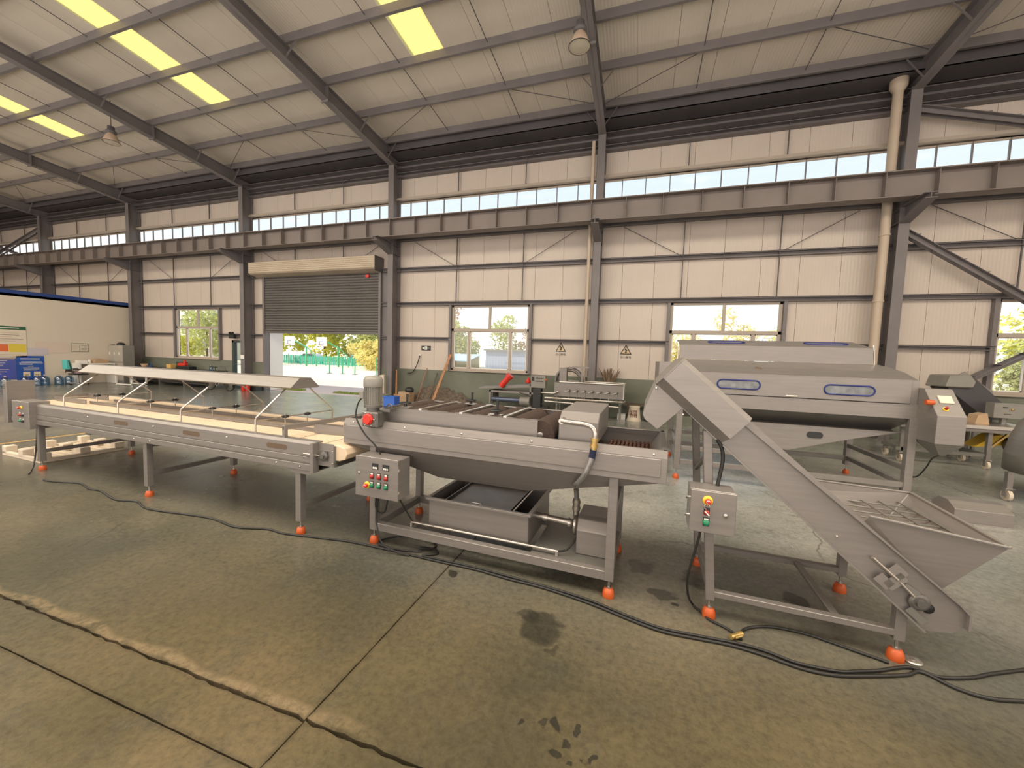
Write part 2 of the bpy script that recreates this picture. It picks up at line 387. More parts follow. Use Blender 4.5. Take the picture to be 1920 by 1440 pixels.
def wall_piece(xa, xb, a, b):
    ga = 0.004 if any(abs(xa - s) < 0.002 for s in seams) else 0.0
    gb = 0.004 if any(abs(xb - s) < 0.002 for s in seams) else 0.0
    k = (round(xb - xa - ga - gb, 3), round(b - a, 3))
    if k not in shared:
        shared[k] = B(0, k[0], 0, 0.05, 0, k[1]).build('wall_panel', PANEL, wall); shared[k].location = (xa + ga, 12.5, a)
    else: inst(shared[k], 'wall_panel', wall, (xa + ga, 12.5, a))
for xa, xb in zip(cuts, cuts[1:]):
    if xb - xa < 0.03: continue
    for a, b in spans(xa, xb, 1.2, CLER[0]): wall_piece(xa, xb, a, b)
    wall_piece(xa, xb, CLER[1], 8.75)
# rendered brick dado
dd = MB()
for xa, xb in ((XL, -17.05), (-16.15, -15.1), (-9.35, XR)): dd.box(xa, xb, 12.43, 12.556, 0, 1.2)
dd.build('dado', DADO, wall)
# girts, window jamb posts, sag rods and cross rods
def girt(x0, x1, z, h, y0=12.36): return B(x0, x1, y0, 12.498, z - h / 2, z - h / 2 + 0.012).box(x0, x1, 12.485, 12.498, z - h / 2, z + h / 2).box(x0, x1, y0, 12.498, z + h / 2 - 0.012, z + h / 2).box(x0, x1, y0, y0 + 0.012, z + h / 2 - 0.03, z + h / 2)
gaps = sorted([o[:2] for o in OPEN if o[3] > 2.2])
xs = [XL] + [v for g in gaps for v in g] + [XR]
for a, b in zip(xs[::2], xs[1::2]): girt(a, b, 2.33, 0.10).build('girt', PAINT, wall)
for z, h in ((3.57, 0.13), (4.80, 0.14), (5.92, 0.20)):
    for a, b in ((XL, -15.12), (-9.33, XR)) if z < 4.85 else ((XL, XR),): girt(a, b, z, h).build('girt', PAINT, wall)
girt(XL, XR, 8.12, 0.16, 12.3).build('girt', PAINT, wall); girt(XL, XR, 8.40, 0.22, 12.2).build('girt', PAINT, wall)
B(XL, XR, 12.32, 12.45, 7.25, 7.33).build('head_trim', WFRAME, wall)
jamb = B(-0.045, 0.045, 12.38, 12.498, 1.2, 3.52).build('jamb_post', PAINT, wall); jamb.location.x = WIN[0][0] - 0.045
for i, (a, b) in enumerate(WIN):
    if i: inst(jamb, 'jamb_post', wall, (a - 0.045, 0, 0))
    inst(jamb, 'jamb_post', wall, (b + 0.045, 0, 0))
rod = B(-0.012, 0.012, 12.40, 12.43, 3.6, 5.85).build('sag_rod', PAINTD, wall); rod.location.x = XC[0] + 2.42
rod2 = B(-0.012, 0.012, 12.40, 12.43, 7.3, 8.3).build('sag_rod', PAINTD, wall); rod2.location.x = XC[0] + 2.42
xr = MB().cyl((0.72, 12.42, 5.78), (2.36, 12.42, 4.85), 0.009, n=6).build('cross_rod', PAINTD, wall); xr.location.x = XC[0]
for i, x in enumerate(XC[:-1]):
    for t in (2.42, 4.83):
        if i or t > 3: inst(rod, 'sag_rod', wall, (x + t, 0, 0)); inst(rod2, 'sag_rod', wall, (x + t, 0, 0))
    if i: inst(xr, 'cross_rod', wall, (x, 0, 0))
    inst(xr, 'cross_rod', wall, (x + 7.25, 24.84, 0), (0, 0, PI))

# clerestory glazing
cl = MB(); cl.box(XL, XR, 12.5, 12.55, CLER[0] - 0.05, CLER[0] + 0.04); cl.box(XL, XR, 12.5, 12.55, CLER[1] - 0.04, CLER[1] + 0.03)
w5 = struct(cl.build('window_5', WFRAME))
mu = B(-0.012, 0.012, 12.49, 12.54, CLER[0], CLER[1]).build('mullion', PAINT, w5); mu.location.x = XL + 0.3
pn = B(0.014, 0.656, 12.512, 12.518, CLER[0] + 0.04, CLER[1] - 0.04).build('pane', GLASS, w5); pn.location.x = XL + 0.3
x = XL + 0.3 + 0.67
while x < XR - 0.5:
    inst(mu, 'mullion', w5, (x, 0, 0)); inst(pn, 'pane', w5, (x, 0, 0)); x += 0.67

# four windows
def window(n, a, b):
    f = MB(); d = (12.46, 12.54)
    for x0, x1, z0, z1 in ((a, b, 1.24, 1.31), (a, b, 3.43, 3.5), (a, a + 0.08, 1.24, 3.5), (b - 0.08, b, 1.24, 3.5), (a, b, 2.60, 2.70)): f.box(x0, x1, *d, z0, z1)
    c = (a + b) / 2
    f.box(c - 0.04, c + 0.04, *d, 2.70, 3.43)
    f.box(a + 0.62, a + 0.71, *d, 1.31, 2.60); f.box(b - 0.71, b - 0.62, *d, 1.31, 2.60)
    f.box(a - 0.02, b + 0.02, 12.36, 12.5, 1.2, 1.245)
    w = struct(f.build('window_%d' % n, WFRAME, None, 0.006))
    for x0, x1, z0, z1 in ((a + .08, c - .04, 2.7, 3.43), (c + .04, b - .08, 2.7, 3.43), (a + .08, a + .62, 1.31, 2.6), (a + .71, b - .71, 1.31, 2.6), (b - .62, b - .08, 1.31, 2.6)):
        B(x0, x1, 12.505, 12.511, z0, z1).build('pane', GLASS, w)
    for x0, x1 in ((a + .08, a + .62), (a + .71, b - .71), (b - .62, b - .08)):
        s = MB(); t = 0.028
        s.box(x0, x1, 12.49, 12.52, 1.31, 1.31 + t).box(x0, x1, 12.49, 12.52, 2.6 - t, 2.6).box(x0, x0 + t, 12.49, 12.52, 1.31, 2.6).box(x1 - t, x1, 12.49, 12.52, 1.31, 2.6)
        s.build('sash', WHITE, w)
    B(a + .735, a + .75, 12.445, 12.46, 1.85, 1.98).build('handle', WHITE, w)
for i, (a, b) in enumerate(WIN): window(i + 1, a, b)

# roller shutter door
dr = MB(); dr.box(-15.16, -15.06, 12.34, 12.54, 0, 4.9); dr.box(-9.39, -9.29, 12.34, 12.54, 0, 4.9); dr.box(-9.29, -9.02, 12.44, 12.55, 0, 4.9)
door = struct(dr.build('door_1', PAINT))
prof = [(12.40, 0.0), (12.375, 0.02), (12.365, 0.05), (12.375, 0.08), (12.40, 0.102), (12.42, 0.102), (12.42, 0.0)]
sl = MB().prism(prof, 'x', -15.05, -9.4).build('shutter_slat', SHUT, door); sl.location.z = 2.52
for k in range(1, 24): inst(sl, 'shutter_slat', door, (0, 0, 2.52 + 0.104 * k))
B(-15.05, -9.4, 12.36, 12.43, 2.43, 2.52).build('bottom_bar', SHUT, door)
bx = MB(); n = 6
pts = []
for k in range(n):                                                   # corrugated front of the shutter box
    z = 5.26 - 0.072 * k; pts += [(11.96, z), (11.96, z - 0.05), (11.975, z - 0.062)]
pts += [(12.02, 4.80), (12.3, 4.74), (12.46, 4.74), (12.46, 5.26)]
B(-9.95, -9.80, 12.30, 12.36, 4.56, 4.66).cyl((-9.87, 12.36, 4.66), (-9.87, 12.36, 4.76), 0.012, n=6).build('red_warning_lamp', RED, door)  # small red alarm lamp hung under the shutter box
sb = MB().prism(pts[::-1], 'x', -15.45, -9.28).build('shutter_box', SHUTBOX, door)
B(-9.278, -9.262, 11.95, 12.47, 4.73, 5.27).build('box_end_plate', SHUT, sb); B(-15.47, -15.452, 11.95, 12.47, 4.73, 5.27).build('box_end_plate', SHUT, sb)
# small glazed side door
d2 = MB(); d2.box(-17.05, -16.95, 12.4, 12.56, 0, 2.1).box(-16.25, -16.15, 12.4, 12.56, 0, 2.1).box(-17.05, -16.15, 12.4, 12.56, 2.0, 2.1).box(-17.05, -16.15, 12.4, 12.56, 0, 0.12)
d2 = struct(d2.build('door_2', mat('dark_green_frame', (0.04, 0.06, 0.055), 0.5)))
B(-16.95, -16.25, 12.47, 12.48, 0.12, 2.0).build('pane', GLASS, d2)
struct(B(-15.34, -15.1, 12.62, 13.25, 0, 5.0).build('trim_1', WHITE))

# ceiling: backing with openings for the roof lights, sheets, purlins, rods
RZ = lambda y: 9.0 + 0.08 * (12 - abs(y - 0.5) - 0.5)                # underside of the sheets, ridge at y = 0.5
SKYC = [-12.65 + 7.23 * k for k in range(-3, 5)]; PW = 7.23 / 8
SY0, SY1 = 9.12, 1.0
cb = MB()
def slab(mb, x0, x1, ya, yb, t0, t1): return mb.hexa([(x0, ya, RZ(ya) + t0), (x1, ya, RZ(ya) + t0), (x1, yb, RZ(yb) + t0), (x0, yb, RZ(yb) + t0), (x0, ya, RZ(ya) + t1), (x1, ya, RZ(ya) + t1), (x1, yb, RZ(yb) + t1), (x0, yb, RZ(yb) + t1)])
slab(cb, XL, XR, SY0, 12.75, 0.052, 0.09)
slab(cb, XL, XR, 0.5, SY1, 0.052, 0.09); slab(cb, XL, XR, -11.6, 0.5, 0.052, 0.09)
ed = [XL] + [v for c in SKYC for v in (c - PW / 2, c + PW / 2)] + [XR]
for a, b in zip(ed[::2], ed[1::2]): slab(cb, a, b, SY1, SY0, 0.052, 0.09)
ceil = struct(cb.build('ceiling', JOINT))
i0 = int((XL - SKYC[0] + PW / 2) / PW) - 1
pa = slab(MB(), 0.004, PW - 0.004, 0.5, 12.5, 0.0, 0.05).build('roof_panel', ROOF, ceil); pa.location.x = XL
ps = slab(MB(), 0.004, PW - 0.004, SY0, 12.5, 0.0, 0.05).build('roof_panel', ROOF, ceil); sk = None
pf = slab(MB(), 0.004, PW - 0.004, -11.5, 0.5, 0.0, 0.05).build('roof_panel', ROOF, ceil); pf.location.x = XL
first = True
for k in range(i0 - 4, i0 + 64):
    x = SKYC[0] - PW / 2 + PW * k
    if x < XL - 0.5 or x > XR - 0.3: continue
    if first: pa.location.x = x; first = False; inst(pf, 'roof_panel', ceil, (x, 0, 0)); continue
    if k % 8 == 0:
        if sk is None:
            ps.location.x = x
            sk = slab(MB(), 0.004, PW - 0.004, SY1, SY0, 0.01, 0.016).build('skylight_sheet', SKYL, ceil); sk.location.x = x
        else: inst(ps, 'roof_panel', ceil, (x, 0, 0)); inst(sk, 'skylight_sheet', ceil, (x, 0, 0))
    else: inst(pa, 'roof_panel', ceil, (x, 0, 0))
    inst(pf, 'roof_panel', ceil, (x, 0, 0))
PY = [11.6, 10.3, 8.97, 7.65, 6.35, 5.05, 3.75, 2.45, 1.15]
cs = [(-0.035, 0.0), (0.035, 0.0), (0.035, 0.025), (0.028, 0.025), (0.028, 0.008), (-0.028, 0.008), (-0.028, 0.19), (0.028, 0.19), (0.028, 0.198), (-0.035, 0.198)]
pu = MB().prism(cs, 'x', XL, XR).build('purlin', PAINT, ceil)
for i, y in enumerate(PY + [0.5 - 1.4 * k for k in range(0, 9)]):
    z = RZ(y) - 0.2
    if i == 0: pu.location = (0, y, z)
    else: inst(pu, 'purlin', ceil, (0, y, z))
sr = MB(); pts = [(0, y, RZ(y) - 0.1) for y in PY]
for p, q in zip(pts, pts[1:]): sr.cyl(p, q, 0.011, n=5)
sr = sr.build('roof_sag_rod', PAINTD, ceil); sr.location.x = XC[0] + 2.42
br = MB().cyl((0.1, 11.55, RZ(11.6) - 0.1), (2.42, 10.35, RZ(10.3) - 0.14), 0.009, n=5).cyl((7.15, 11.55, RZ(11.6) - 0.1), (4.83, 10.35, RZ(10.3) - 0.14), 0.009, n=5).build('roof_cross_rod', PAINTD, ceil); br.location.x = XC[0]
for i, x in enumerate(XC[:-1]):
    for t in (2.42, 4.83):
        if i or t > 3: inst(sr, 'roof_sag_rod', ceil, (x + t, 0, 0))
    if i: inst(br, 'roof_cross_rod', ceil, (x, 0, 0))
# inside eaves gutter
B(XL, XR, 11.78, 12.42, 8.64, 8.66).box(XL, XR, 11.78, 11.80, 8.64, 8.93).box(XL, XR, 12.40, 12.42, 8.64, 9.0).build('eaves_gutter', PAINTD, ceil)

# the unseen walls
struct(B(XL - 0.1, XR + 0.1, YF - 0.12, YF, 0, 9.1).build('wall_front', PANEL))
struct(B(XR, XR + 0.1, YF, YB + 0.1, 0, 10.1).build('wall_right', PANEL)); struct(B(XL - 0.1, XL, YF, YB + 0.1, 0, 10.1).build('wall_left', PANEL))

# office partition with blue capping
of = struct(B(-23.45, -23.35, 2.0, 12.14, 0, 3.62).box(-29.5, -23.35, 2.0, 12.14, 3.5, 3.6).box(-29.5, -23.45, 12.04, 12.14, 0, 3.6).build('wall_office', OFFICE))
B(-23.47, -23.325, 2.0, 12.16, 3.6, 3.74).build('blue_capping', BLUESTRIP, of)

# columns
WHERE = ['first steel column beyond the office, farthest left', 'second steel column from the left, rising behind the office roof', 'steel column at the corner of the white office wall',
         'steel column left of the roller shutter door', 'steel column right of the roller shutter door', 'steel column between the two warning signs with a slim drainpipe',
         'thick steel column behind the covered drum washer, with a stout drainpipe', 'steel column beyond the right edge window']
col0 = None
for i, x in enumerate(XC):
    if col0 is None:
        c0 = MB().box(-0.11, 0.11, 12.0, 12.016, 0, 8.42).box(-0.11, 0.11, 12.44, 12.456, 0, 8.9).box(-0.006, 0.006, 12.016, 12.44, 0, 8.75).box(-0.17, 0.17, 11.95, 12.44, 0, 0.03)
        for z in (5.3, 5.62, 8.34): c0.box(-0.105, 0.105, 12.016, 12.44, z, z + 0.014)
        col0 = c0.build('steel_column', PAINT); br0 = MB().prism([(12.0, 5.28), (12.0, 5.66), (11.14, 5.66), (11.14, 5.54)], 'x', -0.008, 0.008)
        br0.box(-0.11, 0.11, 11.12, 12.0, 5.645, 5.66).hexa([(-.11, 11.12, 5.53), (.11, 11.12, 5.53), (.11, 12.0, 5.268), (-.11, 12.0, 5.268), (-.11, 11.12, 5.545), (.11, 11.12, 5.545), (.11, 12.0, 5.284), (-.11, 12.0, 5.284)])
        br0 = br0.build('crane_bracket', PAINT, col0); o = col0; col0.location.x = x
    else:
        o = inst(col0, 'steel_column', None, (x, 0, 0)); inst(br0, 'crane_bracket', o)
    tag(o, WHERE[i], 'column', 'steel columns along the long wall')
# rafters (haunched at the column)
RW = ['roof rafter farthest left', 'roof rafter over the office', 'roof rafter above the office corner column', 'roof rafter beside the far hanging lamp, left of the shutter door',
      'roof rafter running to the column right of the shutter door', 'roof rafter with the near hanging lamp beside it', 'roof rafter in the upper right corner', 'roof rafter beyond the right edge']
bot = lambda y: 8.33 + 0.108 * (12.1 - y) if y > 6 else 8.989 + 0.08 * (6 - y)
top = lambda y: RZ(y) - 0.202
ys = [12.44, 9.0, 6.0, 0.5]
raf0 = None
for i, x in enumerate(XC):
    if raf0 is None:
        r = MB()
        for a, b in zip(ys, ys[1:]):
            for z0, z1, hw in ((bot, lambda y: bot(y) + 0.016, 0.11), (lambda y: top(y) - 0.014, top, 0.11), (bot, top, 0.005)):
                r.hexa([(-hw, b, z0(b)), (hw, b, z0(b)), (hw, a, z0(a)), (-hw, a, z0(a)), (-hw, b, z1(b)), (hw, b, z1(b)), (hw, a, z1(a)), (-hw, a, z1(a))])
        for y in (-11.4, 0.5): pass
        r.hexa([(-.11, -11.4, 8.4), (.11, -11.4, 8.4), (.11, .5, bot(.5)), (-.11, .5, bot(.5)), (-.11, -11.4, top(-11.4)), (.11, -11.4, top(-11.4)), (.11, .5, top(.5)), (-.11, .5, top(.5))])
        r.box(-0.115, 0.115, 8.965, 9.005, bot(9) - 0.05, top(9))
        raf0 = o = r.build('roof_rafter', PAINT); o.location.x = x
        fb = []
        for y, dx in ((11.66, 0.42), (10.3, 0.42), (7.65, 0.42)):
            for s in (-1, 1): fb.append(MB().bar((s * 0.09, y, bot(y) + 0.03), (s * dx, y, RZ(y) - 0.19), 0.04, 0.012).build('fly_brace', PAINT, o))
    else:
        o = inst(raf0, 'roof_rafter', None, (x, 0, 0))
        for q in fb: inst(q, 'fly_brace', o)
    tag(o, RW[i], 'rafter', 'roof rafters')
# crane runway beam
cbm = MB().box(XL, XR, 11.31, 11.69, 6.225, 6.25).box(XL, XR, 11.33, 11.67, 5.672, 5.69).box(XL, XR, 11.493, 11.507, 5.69, 6.225)
crane = tag(cbm.build('crane_beam', PAINTG), 'long grey crane runway beam carried on brackets along the columns', 'beam')
st = MB().box(-0.006, 0.006, 11.335, 11.665, 5.70, 6.225).build('stiffener', PAINTG, crane); st.location.x = -36.8
k = 1
while -36.8 + 0.953 * k < XR - 0.3: inst(st, 'stiffener', crane, (-36.8 + 0.953 * k, 0, 0)); k += 1
# angle bracing of the braced bay on the right and of the one on the left
def angle_brace(p, q, label, pegs):
    o = MB(); o.bar(p, q, 0.012, 0.11, (0, 0, 1)).bar((p[0], p[1] - 0.05, p[2] + 0.05), (q[0], q[1] - 0.05, q[2] + 0.05), 0.10, 0.012)
    o.bar((p[0], p[1] + 0.14, p[2]), (q[0], q[1] + 0.14, q[2]), 0.012, 0.11)
    o = tag(o.build('angle_brace', PAINT), label, 'brace'); P, Q = Vector(p), Vector(q)
    pl = None
    for k in range(pegs):
        c = P.lerp(Q, (k + 0.5) / pegs)
        if pl is None: pl = B(-0.05, 0.05, -0.09, 0.19, 0.06, 0.075).build('batten_plate', PAINT, o); pl.location = c
        else: inst(pl, 'batten_plate', o, c)
angle_brace((5.95, 12.12, 5.1), (13.0, 12.12, 0.1), 'steel angle brace falling to the right from the column behind the drum washer', 16)
angle_brace((5.95, 12.12, 0.6), (13.0, 12.12, 5.15), 'steel angle brace rising to the right across the right edge window', 16)
angle_brace((5.95, 12.12, 7.95), (13.0, 12.12, 5.9), 'steel angle brace above the crane beam on the right', 14)
angle_brace((-30.5, 12.12, 7.75), (-37.5, 12.12, 5.9), 'steel angle brace above the crane beam falling to the far left', 14)
angle_brace((-37.5, 12.12, 7.75), (-30.5, 12.12, 5.9), 'steel angle brace above the crane beam rising to the far left', 14)
# drainpipes
def pipe(x, r, z1, label, head):
    o = MB().tube([(x, 12.06, 0.35), (x, 12.06, z1)], r, 14); o = tag(o.build('drainpipe', PVC), label, 'pipe')
    for z in (1.1, 3.4, 5.0):
        MB().cyl((x, 12.06, z), (x, 12.06, z + 0.05), r * 1.15, n=14).build('pipe_collar', PVC, o)
    if head: MB().lathe([(r, 0), (r * 1.7, 0.12), (r * 1.75, 0.28), (r * 1.4, 0.34)], (x, 12.06, z1), 14).build('rain_head', PVC, o)
pipe(-1.63, 0.055, 8.2, 'slim cream drainpipe beside the column between the warning signs', False)
pipe(5.52, 0.10, 8.35, 'stout cream drainpipe with funnel head beside the thick column', True)
# hanging lamps
def hanging_lamp(x, y, z, label):
    t = thing('hanging_lamp', label, 'lamp', (x, y, z), 0, 'hanging factory lamps')
    MB().cyl((0, 0, 0.48), (0, 0, RZ(y) - z - 0.1), 0.012, n=8).build('suspension_rod', PAINTD, t)
    MB().lathe([(0.05, 0.48), (0.085, 0.47), (0.09, 0.36), (0.13, 0.34), (0.13, 0.28), (0.10, 0.26)], n=18).build('ballast_housing', PAINTD, t)
    MB().lathe([(0.08, 0.30), (0.095, 0.24), (0.12, 0.22), (0.205, 0.03), (0.215, 0.0), (0.207, 0.0), (0.195, 0.03)], n=24).build('reflector', LAMPG, t)
    MB().lathe([(0.207, 0.012), (0.12, -0.004), (0.0, -0.01)], n=24).build('lens', LAMPF, t)
    MB().torus((0, 0, 0.002), 0.213, 0.007, 'z', 28, 6).build('rim', BLACKP, t)
hanging_lamp(-1.45, 8.0, 7.87, 'factory lamp hanging beside the middle rafter, nearest')
hanging_lamp(-15.9, 7.93, 7.98, 'factory lamp hanging below the second yellow skylight row at the left')

# ================================================================== SHARED MACHINE DETAILS
def foot(t, x, y, ztop, s=1.0):
    s *= 0.8
    f = MB().lathe([(0.050 * s, 0.0), (0.052 * s, 0.012), (0.049 * s, 0.045 * s), (0.036 * s, 0.078 * s), (0.0, 0.082 * s)], (x, y, 0), 18).build('levelling_foot', ORANGE, t)
    MB().cyl((x, y, 0.075 * s), (x, y, ztop + 0.01), 0.009, n=10).cyl((x, y, 0.078 * s), (x, y, 0.09 * s), 0.022, n=6).build('stem', CHROME, f)
def leg(t, x, y, z0, z1, w=0.065, xt=None):
    m = MB()
    if xt is None: m.box(x - w / 2, x + w / 2, y - w / 2, y + w / 2, z0, z1)
    else: m.bar((x, y, z0), (xt, y, z1), w)
    return m.build('leg', STEEL, t, 0.003)
def rail(t, p, q, w=0.05, h=0.05, name='cross_rail', m=None): return MB().bar(p, q, w, h).build(name, m or STEEL, t, 0.003)
def pbutton(t, x, y, z, m, r=0.014, plate=True):
    """push button on a plate facing -y"""
    p = B(x - 0.019, x + 0.019, y - 0.004, y, z - 0.022, z + 0.034).build('button_plate', BLACKP, t)
    B(x - 0.013, x + 0.013, y - 0.0055, y - 0.004, z + 0.018, z + 0.029).build('legend_strip', WHITE, p)
    MB().lathe([(r * 1.25, 0), (r * 1.2, 0.006), (r, 0.007), (r, 0.015), (r * 0.8, 0.018), (0, 0.018)], (x, y - 0.004, z), 16, '-y').build('push_button', m, p)
def estop(t, x, y, z, r=0.033):
    p = MB().lathe([(r, 0), (r, 0.006), (0, 0.006)], (x, y, z), 24, '-y').build('emergency_stop', YELLOW, t)
    MB().lathe([(r * 0.42, 0.006), (r * 0.42, 0.016), (r * 0.62, 0.02), (r * 0.6, 0.034), (r * 0.3, 0.04), (0, 0.04)], (x, y, z), 20, '-y').build('mushroom_head', RED, p)
    MB().torus((x, y - 0.038, z), r * 0.34, 0.0022, 'y', 18, 5, 0.4, 5.4).build('arrow_ring', WHITE, p)
def bolt(t, x, y, z, r=0.008):
    MB().lathe([(r, 0), (r, 0.005), (r * 0.5, 0.008), (0, 0.008)], (x, y, z), 8, '-y').build('bolt', STEELB, t)
def cable(name, pts, r, label, m=BLACKR, k=6):
    o = MB().tube(spline(pts, k), r, 7).build(name, m); return tag(o, label, 'cable')

# ================================================================== INSPECTION BELT CONVEYOR (left)
t = thing('inspection_conveyor', 'long stainless inspection belt conveyor with cream belt and raised lamp hood', 'conveyor', (-7.706, 2.97, 0), -1.8)
for x in (0.0, 2.36, 4.70):
    for y in (0.0, 0.97): leg(t, x, y, 0.125, 0.66); foot(t, x, y, 0.125)
    rail(t, (x, 0.03, 0.26), (x, 0.94, 0.26), 0.05, 0.045)
    rail(t, (x + 0.0, 0.03, 0.60), (x, 0.94, 0.60), 0.05, 0.045)
X0, X1 = -0.62, 4.93
sp = MB()
sp.prism([(-0.04, 0.775), (-0.04, 0.885), (-0.02, 0.912), (0.05, 0.912), (0.05, 0.905), (-0.015, 0.905), (-0.03, 0.88), (-0.03, 0.775)], 'x', X0, X1)
sp.box(X0, X1, -0.032, -0.02, 0.64, 0.775).box(X0, X1, -0.044, -0.02, 0.715, 0.768).box(X0, X1, -0.050, -0.02, 0.64, 0.70)
sp.build('side_frame', STEEL, t, 0.002)
MB().box(X0, X1, 1.0, 1.012, 0.64, 0.90).box(X0, X1, 0.975, 1.02, 0.865, 0.905).box(X0, X1, 1.0, 1.03, 0.64, 0.70).build('side_frame', STEEL, t, 0.002)
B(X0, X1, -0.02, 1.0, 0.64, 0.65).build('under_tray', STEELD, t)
for xa in (1.80, 3.06, 4.31):
    n = 6; r = 0.024; w = 0.27; zc = 0.829
    poly = [(xa + r + r * math.cos(a), zc + r * math.sin(a)) for a in [PI / 2 + PI * k / n for k in range(n + 1)]] + [(xa + w - r + r * math.cos(a), zc + r * math.sin(a)) for a in [-PI / 2 + PI * k / n for k in range(n + 1)]]
    MB().prism(poly, 'y', -0.0425, -0.039).build('slot_cover', SLOTB, t)
for x in (1.25, 2.55, 3.75): bolt(t, x, -0.04, 0.845, 0.009)
for x in (2.2, 2.5, 4.45, 4.75): bolt(t, x, -0.05, 0.672)
# belt with rounded ends
q = [(X0 + 0.06, 0.80), (X0 + 0.03, 0.85), (X0 + 0.06, 0.90)] + [(5.17, 0.90), (5.235, 0.88), (5.26, 0.83), (5.235, 0.78), (5.17, 0.76), (5.0, 0.76), (X0 + 0.1, 0.76)]
MB().prism(q[::-1], 'y', -0.005, 0.985).build('belt', BELT, t, 0.004)
for x in (4.6, 4.98): B(x, x + 0.004, 0.0, 0.98, 0.9005, 0.902).build('belt_joint', SLOTB, t)
for y in (0.36, 0.62):                                               # lane dividers
    MB().box(0.35, 4.62, y - 0.004, y + 0.004, 0.906, 0.938).box(0.35, 4.62, y - 0.010, y + 0.010, 0.936, 0.940).build('lane_divider', STEEL, t)
MB().hexa([(4.55, 0.30, 0.906), (5.05, 0.36, 0.906), (5.05, 0.366, 0.906), (4.55, 0.306, 0.906), (4.55, 0.30, 1.0), (5.05, 0.36, 0.985), (5.05, 0.366, 0.985), (4.55, 0.306, 1.0)]).build('deflector_plate', STEEL, t)
B(-0.42, 0.38, 0.30, 0.312, 0.91, 0.965).box(-0.42, 0.10, 0.66, 0.672, 0.91, 0.98).box(-0.43, -0.418, 0.30, 0.67, 0.91, 0.98).build('infeed_guide', STEEL, t)
# hood on inclined rods
hp = [(0.295, 1.36), (0.415, 1.437), (0.551, 1.439), (0.645, 1.374), (0.60, 1.346), (0.429, 1.339)]
hp2 = [(y, z + 0.03) for y, z in hp]
MB().prism([(0.30, 1.352), (0.415, 1.452), (0.565, 1.452), (0.68, 1.352), (0.655, 1.338), (0.33, 1.338)], 'x', 0.22, 4.22).build('lamp_hood', STEEL, t, 0.003)
for x in (0.49, 1.69, 2.87, 4.04):
    f = MB().tube([(x, 0.05, 0.90), (x, 0.05, 1.035), (x, 0.06, 1.055), (x, 0.42, 1.345)], 0.009, 8).build('hood_rod', CHROME, t)
    x2 = x + 0.10
    MB().tube([(x2, 0.95, 0.90), (x2, 0.95, 1.045), (x2, 0.94, 1.06), (x2 - 0.05, 0.64, 1.345)], 0.008, 8).build('hood_rod', CHROME, t)
    MB().tube([(x, 0.05, 1.025), (x2, 0.95, 1.035)], 0.006, 6).build('clamp_rod', CHROME, t)
    for y in (0.36, 0.62):
        xx = x + 0.1 * (y - 0.05) / 0.9
        c = MB().lathe([(0.012, -0.016), (0.028, -0.012), (0.028, 0.012), (0.012, 0.016)], (xx, y, 1.03), 10).box(xx - 0.014, xx + 0.014, y - 0.035, y + 0.035, 1.018, 1.042).build('clamp_knob', BLACKP, t)
        MB().cyl((xx, y, 0.935), (xx, y, 1.06), 0.006, n=8).build('drop_rod', CHROME, c)
# arch over the discharge end
MB().box(4.49, 4.52, -0.02, 0.02, 0.90, 1.02).hexa([(4.49, -0.02, 0.985), (4.52, -0.02, 0.985), (4.62, 0.98, 0.985), (4.59, 0.98, 0.985), (4.49, -0.02, 1.03), (4.52, -0.02, 1.03), (4.62, 0.98, 1.03), (4.59, 0.98, 1.03)]).box(4.59, 4.62, 0.96, 1.0, 0.90, 1.03).box(4.535, 4.56, 0.4, 0.44, 0.955, 0.99).build('end_arch', STEEL, t, 0.003)
# discharge end plates, bearing, gussets
B(4.93, 5.13, -0.03, -0.02, 0.705, 0.912).box(4.915, 4.95, -0.09, -0.02, 0.64, 0.912).box(5.12, 5.135, -0.03, 1.0, 0.705, 0.75).build('end_plate', STEEL, t)
B(5.125, 5.135, -0.02, 1.0, 0.70, 0.895).build('end_closing_sheet', STEELD, t)
for z in (0.74, 0.85): bolt(t, 5.12, -0.03, z, 0.005)
b = MB().lathe([(0.046, 0), (0.046, 0.02), (0.034, 0.028), (0.02, 0.03), (0.02, 0.042), (0, 0.042)], (5.03, -0.03, 0.80), 18, '-y', False).box(4.99, 5.07, -0.045, -0.03, 0.755, 0.845).build('bearing_block', GEARG, t)
MB().cyl((4.80, -0.055, 0.80), (4.99, -0.05, 0.80), 0.008, n=10).cyl((4.945, -0.055, 0.80), (4.965, -0.055, 0.80), 0.016, n=6).build('tension_screw', CHROME, b)
MB().prism([(4.58, 0.645), (4.92, 0.645), (4.86, 0.60), (4.63, 0.60)], 'y', -0.04, -0.033).build('gusset', STEEL, t)
MB().hexa([(0.55, 0.15, 0.645), (0.75, 0.15, 0.53), (1.15, 0.15, 0.645), (0.9, 0.15, 0.645), (0.55, 0.6, 0.645), (0.75, 0.6, 0.53), (1.15, 0.6, 0.645), (0.9, 0.6, 0.645)]).build('drip_tray', STEELD, t)
